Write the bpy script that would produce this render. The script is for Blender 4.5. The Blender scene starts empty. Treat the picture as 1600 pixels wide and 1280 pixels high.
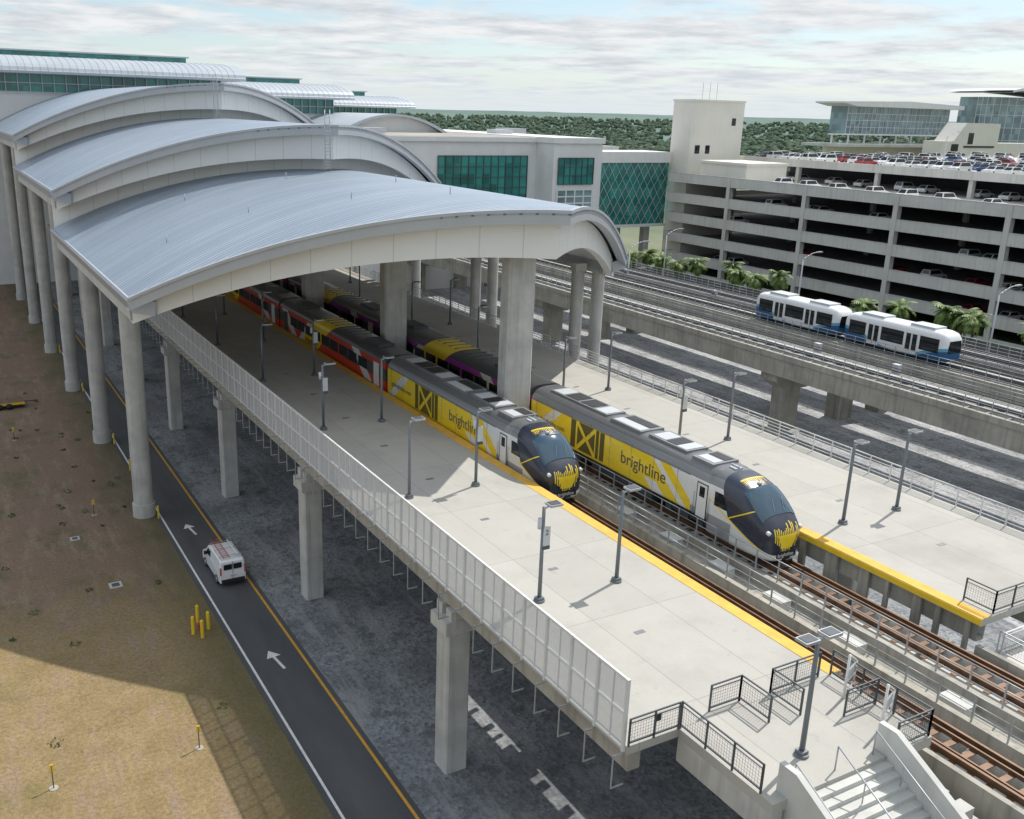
import bpy, bmesh, math, random
from mathutils import Vector, Matrix
R=random.Random(7)
sc=bpy.context.scene
COL=sc.collection
# ------------------------------------------------------------ mesh builder
class MB:
    def __init__(s): s.v=[];s.f=[];s.m=[];s.s=[]
    def add(s,vs,fs,m=0,sm=False):
        o=len(s.v); s.v+=[tuple(v) for v in vs]
        for f in fs: s.f.append([i+o for i in f]); s.m.append(m); s.s.append(sm)
    def box(s,x0,x1,y0,y1,z0,z1,m=0):
        s.add([(x0,y0,z0),(x1,y0,z0),(x1,y1,z0),(x0,y1,z0),(x0,y0,z1),(x1,y0,z1),(x1,y1,z1),(x0,y1,z1)],
              [(0,3,2,1),(4,5,6,7),(0,1,5,4),(1,2,6,5),(2,3,7,6),(3,0,4,7)],m)
    def cyl(s,x,y,z0,z1,r,n=16,m=0,r2=None,sm=True):
        r2=r if r2 is None else r2
        vs=[(x+r*math.cos(2*math.pi*i/n),y+r*math.sin(2*math.pi*i/n),z0) for i in range(n)]
        vs+=[(x+r2*math.cos(2*math.pi*i/n),y+r2*math.sin(2*math.pi*i/n),z1) for i in range(n)]
        s.add(vs,[(i,(i+1)%n,(i+1)%n+n,i+n) for i in range(n)],m,sm)
        s.add(vs,[list(range(n))[::-1],list(range(n,2*n))],m)
    def tube(s,p,q,r,n=4,m=0,r2=None):
        p=Vector(p);q=Vector(q);d=(q-p)
        if d.length<1e-6: return
        d.normalize(); a=Vector((0,0,1)) if abs(d.z)<.9 else Vector((1,0,0))
        u=d.cross(a).normalized(); w=d.cross(u); r2=r if r2 is None else r2
        off=math.pi/4 if n==4 else 0
        vs=[]
        for c,rr in ((p,r),(q,r2)):
            for i in range(n):
                t=2*math.pi*i/n+off; vs.append(c+u*rr*math.cos(t)+w*rr*math.sin(t))
        s.add(vs,[(i,(i+1)%n,(i+1)%n+n,i+n) for i in range(n)]+[list(range(n))[::-1],list(range(n,2*n))],m,n>4)
    def prism(s,pts,ax,c0,c1,m=0):
        n=len(pts); vs=[]
        for c in (c0,c1):
            for a,b in pts:
                vs.append({'x':(c,a,b),'y':(a,c,b),'z':(a,b,c)}[ax])
        s.add(vs,[(i,(i+1)%n,(i+1)%n+n,i+n) for i in range(n)]+[list(range(n))[::-1],list(range(n,2*n))],m)
    def poly(s,pts,m=0): s.add(pts,[list(range(len(pts)))],m)
    def grid(s,rows,m=0,sm=True):
        nr=len(rows);nc=len(rows[0]); vs=[p for r in rows for p in r]
        s.add(vs,[(i*nc+j,i*nc+j+1,(i+1)*nc+j+1,(i+1)*nc+j) for i in range(nr-1) for j in range(nc-1)],m,sm)
    def loft(s,rings,m=0,sm=True,caps=True):
        n=len(rings[0]); vs=[p for r in rings for p in r]
        fs=[(i*n+j,i*n+(j+1)%n,(i+1)*n+(j+1)%n,(i+1)*n+j) for i in range(len(rings)-1) for j in range(n)]
        s.add(vs,fs,m,sm)
        if caps: s.add(rings[0],[list(range(n))],m); s.add(rings[-1],[list(range(n))],m)
def mesh(name,mb,mats,recalc=True):
    me=bpy.data.meshes.new(name); me.from_pydata(mb.v,[],mb.f)
    for m in mats: me.materials.append(m)
    me.polygons.foreach_set('material_index',mb.m); me.polygons.foreach_set('use_smooth',mb.s)
    if recalc:
        bm=bmesh.new(); bm.from_mesh(me); bmesh.ops.recalc_face_normals(bm,faces=bm.faces); bm.to_mesh(me); bm.free()
    me.update(); return me
def setp(o,label=None,category=None,group=None,kind=None):
    if label:o['label']=label
    if category:o['category']=category
    if group:o['group']=group
    if kind:o['kind']=kind
def make(name,mb,mats,loc=(0,0,0),parent=None,rot=0,recalc=True,**k):
    if not isinstance(mats,(list,tuple)): mats=[mats]
    o=bpy.data.objects.new(name,mesh(name,mb,mats,recalc)); COL.objects.link(o)
    o.location=loc; o.rotation_euler=(0,0,rot)
    if parent: o.parent=parent
    setp(o,**k); return o
def boxes(name,lst,mat,parent):
    for b in lst:
        mb=MB(); mb.box(*b); make(name,mb,mat,parent=parent)
def thing(name,loc,label,category,group=None,rot=0,kind=None):
    o=bpy.data.objects.new(name,None); COL.objects.link(o); o.location=loc; o.rotation_euler=(0,0,rot)
    o.empty_display_size=.5
    setp(o,label,category,group,kind); return o
def dup(o,loc=None,rot=None,parent=None,label=None):
    c=o.copy(); COL.objects.link(c)
    if loc is not None: c.location=loc
    if rot is not None: c.rotation_euler=(0,0,rot)
    if parent is not None: c.parent=parent
    if label: c['label']=label
    for ch in o.children: 
        if ch.name in bpy.data.objects: dup(ch,parent=c)
    return c
# ------------------------------------------------------------ materials
def newmat(name):
    m=bpy.data.materials.new(name); m.use_nodes=True; nt=m.node_tree
    return m,nt,nt.nodes['Principled BSDF']
def mth(nt,op,a,b=None,c=None):
    n=nt.nodes.new('ShaderNodeMath'); n.operation=op
    for i,x in enumerate((a,b,c)):
        if x is None: continue
        if isinstance(x,(int,float)): n.inputs[i].default_value=x
        else: nt.links.new(x,n.inputs[i])
    return n.outputs[0]
def c4(c): return (c[0],c[1],c[2],1)
def mixc(nt,f,a,b):
    n=nt.nodes.new('ShaderNodeMix'); n.data_type='RGBA'
    for i,x in ((0,f),(6,a),(7,b)):
        if isinstance(x,(int,float)): n.inputs[i].default_value=x
        elif isinstance(x,(tuple,list)): n.inputs[i].default_value=c4(x)
        else: nt.links.new(x,n.inputs[i])
    return n.outputs[2]
def pos(nt,objc=False):
    if objc: return nt.nodes.new('ShaderNodeTexCoord').outputs['Object']
    return nt.nodes.new('ShaderNodeNewGeometry').outputs['Position']
def noise(nt,vec,scale,detail=4,rough=.55,stretch=None):
    if stretch:
        mp=nt.nodes.new('ShaderNodeMapping'); mp.inputs['Scale'].default_value=stretch
        nt.links.new(vec,mp.inputs['Vector']); vec=mp.outputs[0]
    n=nt.nodes.new('ShaderNodeTexNoise'); n.inputs['Scale'].default_value=scale
    n.inputs['Detail'].default_value=detail; n.inputs['Roughness'].default_value=rough
    nt.links.new(vec,n.inputs['Vector']); return n.outputs['Fac']
def ramp(nt,f,lo,hi):
    n=nt.nodes.new('ShaderNodeMapRange'); n.inputs[1].default_value=lo;n.inputs[2].default_value=hi
    nt.links.new(f,n.inputs[0]); return n.outputs[0]
def bump(nt,b,h,strength=.3,dist=.05):
    n=nt.nodes.new('ShaderNodeBump'); n.inputs['Strength'].default_value=strength; n.inputs['Distance'].default_value=dist
    nt.links.new(h,n.inputs['Height']); nt.links.new(n.outputs[0],b.inputs['Normal'])
def M(name,col,rough=.6,metal=0,var=.12,scale=.8,bmp=0,bs=8,dark=None,streak=0,coat=0):
    m,nt,b=newmat(name); p=pos(nt)
    f=ramp(nt,noise(nt,p,scale,5),.3,.7)
    a=tuple(c*(1-var) for c in col); h=tuple(min(1,c*(1+var)) for c in col)
    c=mixc(nt,f,a,h)
    if dark: c=mixc(nt,mth(nt,'MULTIPLY',ramp(nt,noise(nt,p,scale*.35,6),.52,.72),dark),c,tuple(x*.45 for x in col))
    if streak: c=mixc(nt,mth(nt,'MULTIPLY',ramp(nt,noise(nt,p,1.0,4,.6,(2.2,2.2,.12)),.5,.75),streak),c,tuple(x*.4 for x in col))
    nt.links.new(c,b.inputs['Base Color']); b.inputs['Roughness'].default_value=rough; b.inputs['Metallic'].default_value=metal
    if coat: b.inputs['Coat Weight'].default_value=coat; b.inputs['Coat Roughness'].default_value=.08
    if bmp: bump(nt,b,noise(nt,p,bs,4),bmp,.03)
    return m
m_conc=M('column_concrete',(.49,.48,.45),.85,var=.12,scale=.9,dark=.4,streak=.45,bmp=.25,bs=6)
m_concold=M('weathered_concrete',(.38,.36,.31),.9,var=.16,scale=.7,dark=.55,streak=.7,bmp=.3,bs=5)
m_deckdark=M('stained_deck_concrete',(.21,.2,.18),.9,var=.25,scale=1.2,dark=.6)
m_conclight=M('light_concrete',(.54,.54,.51),.8,var=.08,scale=.6,dark=.35,streak=.25)
m_white=M('white_panel',(.72,.72,.70),.5,var=.04,scale=.4,streak=.1)
m_cream=M('cream_wall',(.70,.68,.61),.8,var=.05,scale=.2,streak=.12)
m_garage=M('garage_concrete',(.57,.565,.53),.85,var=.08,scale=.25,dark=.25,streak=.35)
m_gfloor=M('shaded_garage_floor',(.3,.3,.3),.9,var=.15,scale=.3)  # indoor shade painted in: darker than the open deck concrete
m_steel=M('galvanised_steel',(.42,.44,.46),.45,.4,var=.12,scale=3)
m_pole=M('grey_pole_paint',(.17,.19,.21),.5,.3,var=.1,scale=2)
m_dksteel=M('dark_steel',(.08,.09,.1),.5,.3,var=.15,scale=2)
m_black=M('black_trim',(.02,.02,.022),.5,var=.2,scale=2)
m_dark=M('interior_shade',(.05,.055,.065),.9,var=.2,scale=.5)  # near-black colour painted in for shade inside the garage
m_yel=M('safety_yellow',(.8,.54,.02),.6,var=.1,scale=1.5,dark=.2)
m_yelstrip=M('tactile_yellow',(.72,.42,.07),.75,var=.1,scale=2,dark=.25)
m_lineW=M('road_paint_white',(.7,.7,.68),.7,var=.12,scale=3,dark=.3)
m_lineY=M('road_paint_orange',(.62,.33,.04),.7,var=.12,scale=3,dark=.3)
m_railtop=M('rusty_rail',(.15,.085,.05),.5,.4,var=.25,scale=2)
m_fascia=M('silver_fascia',(.44,.46,.49),.42,.3,var=.05,scale=.5,streak=.08)
m_red=M('red_paint',(.42,.07,.05),.5,var=.1)
m_rub=M('rubber',(.025,.025,.027),.8,var=.2,scale=4)
m_palegrey=M('pale_grey_paint',(.52,.54,.56),.45,.1,var=.06,scale=1)
m_midgrey=M('mid_grey_paint',(.2,.21,.22),.5,.2,var=.15,scale=1)
m_fence=M('fence_paint',(.66,.67,.67),.5,.1,var=.06,scale=1)
def glass(name,col,sx,sz,rough=.12):
    m,nt,b=newmat(name); p=pos(nt)
    mp=nt.nodes.new('ShaderNodeMapping'); mp.inputs['Scale'].default_value=(1/sx,1/sx,1/sz); nt.links.new(p,mp.inputs[0])
    w=nt.nodes.new('ShaderNodeTexWhiteNoise'); fl=nt.nodes.new('ShaderNodeVectorMath'); fl.operation='FLOOR'
    nt.links.new(mp.outputs[0],fl.inputs[0]); nt.links.new(fl.outputs[0],w.inputs['Vector'])
    f=mth(nt,'ADD',mth(nt,'MULTIPLY',w.outputs['Value'],.5),mth(nt,'MULTIPLY',noise(nt,p,.12,4),.6))
    c=mixc(nt,f,tuple(x*.3 for x in col),tuple(min(1,x*1.7) for x in col))
    nt.links.new(c,b.inputs['Base Color']); b.inputs['Roughness'].default_value=rough; b.inputs['Specular IOR Level'].default_value=.7
    return m
m_teal=glass('teal_glass',(.03,.2,.175),1.6,1.9)
m_blueg=glass('pale_blue_glass',(.2,.29,.32),2.2,2.2)
m_win,_nt,_b=newmat('tinted_glass'); _b.inputs['Base Color'].default_value=(.012,.016,.02,1); _b.inputs['Roughness'].default_value=.06
m_shield,_nt,_b=newmat('windshield_glass'); _b.inputs['Base Color'].default_value=(.02,.06,.095,1); _b.inputs['Roughness'].default_value=.05; _b.inputs['Coat Weight'].default_value=.8  # blue base colour stands in for reflected sky
def slabmat(name,col,jx,jy,ox=0,oy=0,jd=.6):
    m,nt,b=newmat(name); p=pos(nt); s=nt.nodes.new('ShaderNodeSeparateXYZ'); nt.links.new(p,s.inputs[0])
    def line(o,per,off):
        a=mth(nt,'FRACT',mth(nt,'DIVIDE',mth(nt,'ADD',o,off+1000*per),per)); a=mth(nt,'ABSOLUTE',mth(nt,'SUBTRACT',a,.5))
        return mth(nt,'LESS_THAN',a,.018/per)
    j=mth(nt,'MAXIMUM',line(s.outputs[0],jx,ox),line(s.outputs[1],jy,oy))
    wn=nt.nodes.new('ShaderNodeTexWhiteNoise'); wn.noise_dimensions='2D'
    mp=nt.nodes.new('ShaderNodeMapping'); mp.inputs['Scale'].default_value=(1/jx,1/jy,0); mp.inputs['Location'].default_value=(ox/jx+.5,oy/jy+.5,0)
    nt.links.new(p,mp.inputs[0]); fl=nt.nodes.new('ShaderNodeVectorMath'); fl.operation='FLOOR'; nt.links.new(mp.outputs[0],fl.inputs[0]); nt.links.new(fl.outputs[0],wn.inputs['Vector'])
    f=mth(nt,'ADD',mth(nt,'MULTIPLY',wn.outputs['Value'],.35),mth(nt,'MULTIPLY',noise(nt,p,.5,8,.62),.65))
    c=mixc(nt,f,tuple(x*.84 for x in col),tuple(x*1.12 for x in col))
    c=mixc(nt,mth(nt,'MULTIPLY',ramp(nt,noise(nt,p,.22,8,.65),.5,.72),.4),c,tuple(x*.6 for x in col))
    c=mixc(nt,mth(nt,'MULTIPLY',ramp(nt,noise(nt,p,1.7,6,.7),.6,.72),.35),c,tuple(x*.55 for x in col))
    c=mixc(nt,mth(nt,'MULTIPLY',ramp(nt,noise(nt,p,14,4,.7),.5,.8),.3),c,tuple(x*.6 for x in col))
    c=mixc(nt,mth(nt,'MULTIPLY',j,jd),c,tuple(x*.35 for x in col))
    nt.links.new(c,b.inputs['Base Color']); b.inputs['Roughness'].default_value=.85; bump(nt,b,noise(nt,p,9,4),.15,.02); return m
m_plat=slabmat('platform_concrete',(.435,.42,.38),3.6,6.6,0,0,.5)
m_asph,nt,b=newmat('asphalt'); p=pos(nt)
c=mixc(nt,ramp(nt,noise(nt,p,.35,8,.6,(1.6,.25,1)),.3,.7),(.048,.05,.054),(.095,.095,.098))
c=mixc(nt,ramp(nt,noise(nt,p,30,2),.45,.75),c,(.12,.12,.12)); nt.links.new(c,b.inputs['Base Color']); b.inputs['Roughness'].default_value=.85; bump(nt,b,noise(nt,p,40,2),.3,.01)
def gravelmat(name,k):
    m,nt,b=newmat(name); p=pos(nt)
    v=nt.nodes.new('ShaderNodeTexVoronoi'); v.inputs['Scale'].default_value=5.5; nt.links.new(p,v.inputs['Vector'])
    sc_=lambda t:tuple(min(.6,x*k) for x in t)
    c=mixc(nt,v.outputs['Color'],sc_((.12,.13,.14)),sc_((.36,.375,.39))); c=mixc(nt,mth(nt,'MULTIPLY',ramp(nt,noise(nt,p,.14,8,.62),.42,.68),.75),c,sc_((.10,.107,.115)))
    c=mixc(nt,mth(nt,'MULTIPLY',ramp(nt,noise(nt,p,.6,6,.6,(1.6,.25,1)),.5,.64),.7),c,sc_((.32,.325,.325)))
    c=mixc(nt,mth(nt,'MULTIPLY',ramp(nt,noise(nt,p,.5,8,.7),.55,.62),.6),c,sc_((.08,.085,.08)))
    nt.links.new(c,b.inputs['Base Color']); b.inputs['Roughness'].default_value=.95; bump(nt,b,v.outputs['Distance'],.6,.05); return m
m_gravel=gravelmat('gravel_ballast',1.0); m_gravel_sunlit=gravelmat('sunlit_gravel',1.7)  # second gravel is a lighter copy, with sunlight painted into its colour
m_grass,nt,b=newmat('dry_grass'); p=pos(nt); s=nt.nodes.new('ShaderNodeSeparateXYZ'); nt.links.new(p,s.inputs[0])
n1=noise(nt,p,.09,9,.65); n2=noise(nt,p,.45,9,.7); n3=noise(nt,p,4.5,6,.75)
c=mixc(nt,ramp(nt,n2,.35,.65),(.27,.185,.08),(.36,.265,.13))
c=mixc(nt,mth(nt,'MULTIPLY',ramp(nt,n1,.52,.64),.7),c,(.18,.16,.05))
c=mixc(nt,mth(nt,'MULTIPLY',ramp(nt,noise(nt,p,.7,8,.7),.62,.7),.8),c,(.10,.14,.025))
dn=mth(nt,'ADD',ramp(nt,s.outputs[1],50,72),mth(nt,'MULTIPLY',mth(nt,'SUBTRACT',n2,.5),1.6))
dirt=mixc(nt,ramp(nt,noise(nt,p,.16,9,.72),.5,.66),(.245,.165,.115),(.11,.115,.045))
c=mixc(nt,ramp(nt,dn,.3,.7),c,dirt)
c=mixc(nt,mth(nt,'MULTIPLY',ramp(nt,noise(nt,p,.8,7,.7,(1,.22,1)),.5,.64),.7),c,(.34,.25,.18))
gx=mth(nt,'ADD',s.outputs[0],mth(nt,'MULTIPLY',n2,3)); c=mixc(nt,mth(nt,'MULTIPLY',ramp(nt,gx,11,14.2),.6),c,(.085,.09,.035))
c=mixc(nt,mth(nt,'MULTIPLY',ramp(nt,n3,.4,.65),.5),c,(.08,.06,.035))
nt.links.new(c,b.inputs['Base Color']); b.inputs['Roughness'].default_value=.95; bump(nt,b,noise(nt,p,7,6,.7),.9,.1)
m_ground,nt,b=newmat('far_field'); p=pos(nt)
c=mixc(nt,ramp(nt,noise(nt,p,.01,8,.6),.4,.6),(.09,.13,.065),(.2,.2,.13)); nt.links.new(c,b.inputs['Base Color']); b.inputs['Roughness'].default_value=.95
def roofmat():
    m,nt,b=newmat('standing_seam_metal'); p=pos(nt); s=nt.nodes.new('ShaderNodeSeparateXYZ'); nt.links.new(p,s.inputs[0])
    a=mth(nt,'FRACT',mth(nt,'DIVIDE',s.outputs[1],.62)); l=mth(nt,'LESS_THAN',a,.2)
    wn=nt.nodes.new('ShaderNodeTexWhiteNoise'); wn.noise_dimensions='1D'; nt.links.new(mth(nt,'FLOOR',mth(nt,'DIVIDE',s.outputs[1],.62)),wn.inputs['W'])
    c=mixc(nt,wn.outputs['Value'],(.33,.395,.475),(.42,.485,.56)); c=mixc(nt,mth(nt,'MULTIPLY',ramp(nt,noise(nt,p,.15,7,.6),.4,.75),.5),c,(.27,.33,.4))
    c=mixc(nt,mth(nt,'MULTIPLY',ramp(nt,noise(nt,p,.6,5,.6,(.2,1.6,1)),.5,.75),.25),c,(.5,.54,.58))
    c=mixc(nt,mth(nt,'MULTIPLY',l,.9),c,(.12,.16,.21))
    nt.links.new(c,b.inputs['Base Color']); b.inputs['Roughness'].default_value=.4; b.inputs['Metallic'].default_value=.45
    bump(nt,b,l,.4,.05); return m
m_roof=roofmat()
def panelmat(name,col,per,line=.04):
    m,nt,b=newmat(name); p=pos(nt); s=nt.nodes.new('ShaderNodeSeparateXYZ'); nt.links.new(p,s.inputs[0])
    a=mth(nt,'LESS_THAN',mth(nt,'FRACT',mth(nt,'DIVIDE',s.outputs[0],per)),line/per)
    c=mixc(nt,noise(nt,p,.5,6),tuple(x*.93 for x in col),tuple(x*1.05 for x in col)); c=mixc(nt,mth(nt,'MULTIPLY',a,.5),c,tuple(x*.5 for x in col))
    nt.links.new(c,b.inputs['Base Color']); b.inputs['Roughness'].default_value=.6; return m
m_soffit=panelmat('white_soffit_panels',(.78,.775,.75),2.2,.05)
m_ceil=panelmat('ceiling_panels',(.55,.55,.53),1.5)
# ------------------------------------------------------------ camera
f_=1500.0
yc=Vector((-863,485,-1500)).normalized(); xc=Vector((2828,392,-1500)); xc=(xc-yc*xc.dot(yc)).normalized(); zc=xc.cross(yc)
Mx=Matrix((xc,yc,zc)).to_4x4()
cam=bpy.data.cameras.new('camera'); co=bpy.data.objects.new('camera',cam); COL.objects.link(co)
Mx.translation=Vector((0,0,31.5)); co.matrix_world=Mx
cam.sensor_width=36; cam.lens=f_/1600*36; cam.shift_x=.05; cam.clip_end=30000; cam.clip_start=.5
sc.camera=co
# ------------------------------------------------------------ light
SD=Vector((3.5,1.1,4.75)).normalized(); el=math.asin(SD.z); az=math.atan2(SD.x,SD.y)
sun=bpy.data.lights.new('sun','SUN'); sun.energy=4.3; sun.angle=math.radians(.5); sun.color=(1,.955,.89)
so=bpy.data.objects.new('sun',sun); COL.objects.link(so); so.rotation_euler=SD.to_track_quat('Z','Y').to_euler(); so.location=(100,50,120)
w=bpy.data.worlds.new('World'); sc.world=w; w.use_nodes=True; nt=w.node_tree; bg=nt.nodes['Background']
sk=nt.nodes.new('ShaderNodeTexSky'); sk.sky_type='NISHITA'; sk.sun_disc=False; sk.sun_elevation=el; sk.sun_rotation=az; sk.air_density=1; sk.dust_density=.6
tc=nt.nodes.new('ShaderNodeTexCoord'); s=nt.nodes.new('ShaderNodeSeparateXYZ'); nt.links.new(tc.outputs['Generated'],s.inputs[0])
zz=mth(nt,'ADD',mth(nt,'MAXIMUM',s.outputs[2],0),.06)
cb=nt.nodes.new('ShaderNodeCombineXYZ'); nt.links.new(mth(nt,'DIVIDE',s.outputs[0],zz),cb.inputs[0]); nt.links.new(mth(nt,'DIVIDE',s.outputs[1],zz),cb.inputs[1])
n1=noise(nt,cb.outputs[0],.75,10,.62); n2=noise(nt,cb.outputs[0],1.9,9,.62)
cm=ramp(nt,n1,.42,.54); shade=ramp(nt,n2,.36,.6)
cc=mixc(nt,shade,(4.6,4.95,5.3),(6.5,6.6,6.7))
skc=mixc(nt,cm,mixc(nt,.35,sk.outputs[0],(3.9,5.2,6.3)),cc)
hz=ramp(nt,s.outputs[2],.0,.05); skc=mixc(nt,hz,(5.5,6.0,6.3),skc)
hi=ramp(nt,s.outputs[2],.2,.5); vm=nt.nodes.new('ShaderNodeVectorMath'); vm.operation='SCALE'; nt.links.new(skc,vm.inputs[0]); nt.links.new(mth(nt,'ADD',1.0,mth(nt,'MULTIPLY',hi,.15)),vm.inputs['Scale'])  # sky above the view brightened to add fill light
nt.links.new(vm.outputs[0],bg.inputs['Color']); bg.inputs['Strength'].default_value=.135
sc.view_settings.view_transform='Standard'; sc.view_settings.look='None'; sc.view_settings.exposure=0
# ------------------------------------------------------------ ground & roads
def sheet(name,x0,x1,y0,y1,z,mat):
    mb=MB(); mb.poly([(x0,y0,z),(x1,y0,z),(x1,y1,z),(x0,y1,z)]); return make(name,mb,mat,recalc=False,kind='structure',label=name.replace('_',' ')+' surface',category='ground')
sheet('ground',-9000,9000,-2000,12000,0,m_ground)
sheet('grass_field',-120,13.3,-30,320,.02,m_grass)
sheet('gravel_ground',17.1,60,-30,330,.02,m_gravel)
sheet('gravel_ground',60,100,-30,330,.02,m_gravel_sunlit)
sheet('road',13.3,17.1,-30,330,.03,m_asph)
sheet('access_road',100,139,-30,330,.02,m_asph)
sheet('grass_verge',119,128,-30,150,.03,m_grass)
def paint(name,x0,x1,y0,y1,mat,label):
    mb=MB(); mb.poly([(x0,y0,0),(x1,y0,0),(x1,y1,0),(x0,y1,0)]); return make(name,mb,mat,loc=(0,0,.036),recalc=False,kind='structure',label=label,category='road marking')
paint('road_edge_line',13.6,13.74,-30,300,m_lineW,'solid white line along the road edge')
paint('road_centre_line',16.66,16.82,-30,300,m_lineY,'solid orange line along the road')
for x in (106,112.5): paint('road_edge_line',x,x+.15,-30,300,m_lineW,'solid white line along the access road')
def arrow(y):
    mb=MB(); mb.poly([(-.09,-1.2,0),(.09,-1.2,0),(.09,.3,0),(-.09,.3,0)]); mb.poly([(-.45,.3,0),(.45,.3,0),(0,1.1,0)])
    make('road_arrow',mb,m_lineW,loc=(15.2,y,.036),rot=.12,recalc=False,kind='structure',label='white arrow painted on asphalt road',category='road marking')
for y in (28,49.2,70,91): arrow(y)
# ------------------------------------------------------------ platforms
P=10.5
def platform(x0,x1,y0,y1,edge,name_label):
    t=thing('train_platform',((x0+x1)/2,y0,P),name_label,'platform'); ox=(x0+x1)/2; 
    mb=MB(); mb.box(x0-ox,x1-ox,0,y1-y0,-.35,0); make('deck',mb,m_plat,parent=t)
    boxes('beam',[(bx-ox,bx+.55-ox,.3,y1-y0,-1.35,-.353) for bx in (x0+.35,ox-1.5,ox+1.2,x1-.9)],m_concold,t)
    mb=MB()
    ex=(x1-.66,x1) if edge>0 else (x0,x0+.66)
    mb.box(ex[0]-ox,ex[1]-ox,.02,y1-y0,.004,.02); make('tactile_strip',mb,m_yelstrip,parent=t)
    mb=MB(); xe=x1 if edge>0 else x0
    mb.box(xe-ox-(0 if edge>0 else .04),xe-ox+(.04 if edge>0 else 0),0,y1-y0,-.3,-.02)
    make('edge_trim',mb,m_yel,parent=t)
    for jy in range(16):
        mb=MB(); mb.box(-.25,.25,6+jy*6.6-.12,6+jy*6.6+.12,.004,.012); make('drain_grate',mb,m_midgrey,parent=t)
    y=.6; fr_=[]
    while y<60:
        wd=R.uniform(.15,.9); xx=(x1-.3) if edge>0 else (x0+.1); fr_.append((xx-ox,xx+.2-ox,y,y+wd,-1.9,-.36)); y+=wd+R.uniform(.5,1.5)
    boxes('sun_break_block',fr_,m_concold,t)  # blocks added under the edge to break up the sun strips below
    mb=MB(); xx=(x1-.5) if edge>0 else (x0+.5)
    mb.tube((xx-ox,0.2,-.9),(xx-ox,80,-.9),.14,8); make('sun_break_bar',mb,m_midgrey,parent=t)  # bar added along the edge to split the sun strips lengthwise
    return t
platform(19.25,30.0,22,230,1,'long elevated concrete platform beside the train with yellow edge')
platform(39.1,50.2,22,230,-1,'second elevated concrete platform with yellow edge strip')
t=thing('track_viaduct',(34.55,-10,8.6),'concrete track slab carrying two rail tracks between platforms','viaduct')
mb=MB(); mb.box(-4.5,4.5,0,240,-.9,0); make('slab',mb,m_concold,parent=t)
boxes('girder',[(-4.45,-3.9,0,240,-2.2,-.903),(-1,1,0,240,-2.2,-.903),(3.9,4.45,0,240,-2.2,-.903)],m_concold,t)
boxes('curb_wall',[(x,x+.3,0,240,.0,.62) for x in (-1.15,.85)]+[(-4.5,-4.25,0,31.9,0,.75),(4.25,4.5,0,31.9,0,.75)],m_concold,t)
pl=[]
for cx in (-2.85,2.8):
    for rx in (-.75,.75):
        y=8
        while y<75: pl.append((cx+rx-.4,cx+rx+.4,y,y+4.6,0,.42)); y+=5
boxes('plinth',pl,m_conc,t)
for cx in (31.7,37.35):
    for rx in (-.75,.75):
        mb=MB(); mb.box(-.07,.07,0,200,0,.05); mb.box(-.035,.035,0,200,.05,.2); mb.box(-.06,.06,0,200,.2,.26)
        make('rail',mb,m_railtop,loc=(cx+rx,-8,9.02),label='rusty brown steel rail fixed to concrete plinths',category='rail',group='running rails')
    for rx in (-.45,.45):
        mb=MB(); mb.box(-.04,.04,0,120,0,.16); make('guard_rail',mb,m_railtop,loc=(cx+rx,-8,9.05),label='inner steel guard rail on trackbed',category='rail',group='guard rails')
mb=MB(); 
for i in range(95):
    mb.box(-1.15,1.15,i*.75,i*.75+.25,0,.03)
for cx in (31.7,37.35): make('rail_fasteners',mb,m_railtop,loc=(cx,0,9.025),kind='stuff',label='rows of rail fastening plates on plinths',category='rail')
for k in range(9):
    mb=MB(); mb.box(-.35,.35,-.6,.6,0,.5); mb.box(-.38,.38,-.63,.63,.5,.56)
    make('track_equipment_box',mb,m_conclight,loc=(34.5,8+k*4.1+R.uniform(-1,1),8.6),label='pale concrete equipment box between the tracks',category='cabinet',group='trackside boxes')
# ------------------------------------------------------------ railing sections
def railsec(L,h,nr,r=.028):
    mb=MB(); mb.box(-.03,.03,-.03,.03,0,h); mb.box(-.03,.03,L/2-.03,L/2+.03,0,h)
    for i in range(nr):
        z=h*(i+1)/nr if nr>1 else h; mb.tube((0,0,z),(0,L,z),r if i<nr-1 else r*1.4,6)
    return mb
def railrow(x,y0,y1,z,L,mb,mat,label,group,rot=0):
    base=None; y=y0
    while y<y1-.1:
        if base is None: base=make('railing_section',mb,mat,loc=(x,y,z),label=label,category='railing',group=group)
        else: dup(base,(x,y,z))
        y+=L
railrow(50.1,22,142,P,3,railsec(3,1.15,5),m_fence,'pale grey steel railing along the platform edge','platform edge railings')
railrow(33.55,5,68,9.22,3,railsec(3,1.15,3,.02),m_steel,'grey steel railing on kerb wall between tracks','track railings')
railrow(35.55,5,68,9.22,3,railsec(3,1.15,3,.02),m_steel,'grey steel railing on kerb wall between tracks','track railings')
# tall mesh fence
m_mesh,nt,b=newmat('perforated_mesh'); tr=nt.nodes.new('ShaderNodeBsdfTransparent'); mx=nt.nodes.new('ShaderNodeMixShader'); mx.inputs[0].default_value=.52
b.inputs['Base Color'].default_value=(.56,.58,.6,1); out=nt.nodes['Material Output']
nt.links.new(tr.outputs[0],mx.inputs[1]); nt.links.new(b.outputs[0],mx.inputs[2]); nt.links.new(mx.outputs[0],out.inputs[0])
L=1.65
t=thing('fence_panel',(19.2,22.1,P-.15),'tall pale grey mesh fence panel on platform edge','fence','platform fence panels')
mb=MB()
mb.box(-.07,.05,0,.11,-.1,2.78); mb.box(-.03,.03,L/2-.02,L/2+.02,0,2.7)
for z in (0,1.35,2.68): mb.box(-.05,.04,.11,L,z,z+.09)
make('frame',mb,m_fence,parent=t)
mb=MB(); mb.box(-.008,.008,.12,L,.1,2.68); make('mesh_infill',mb,m_mesh,parent=t)
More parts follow.
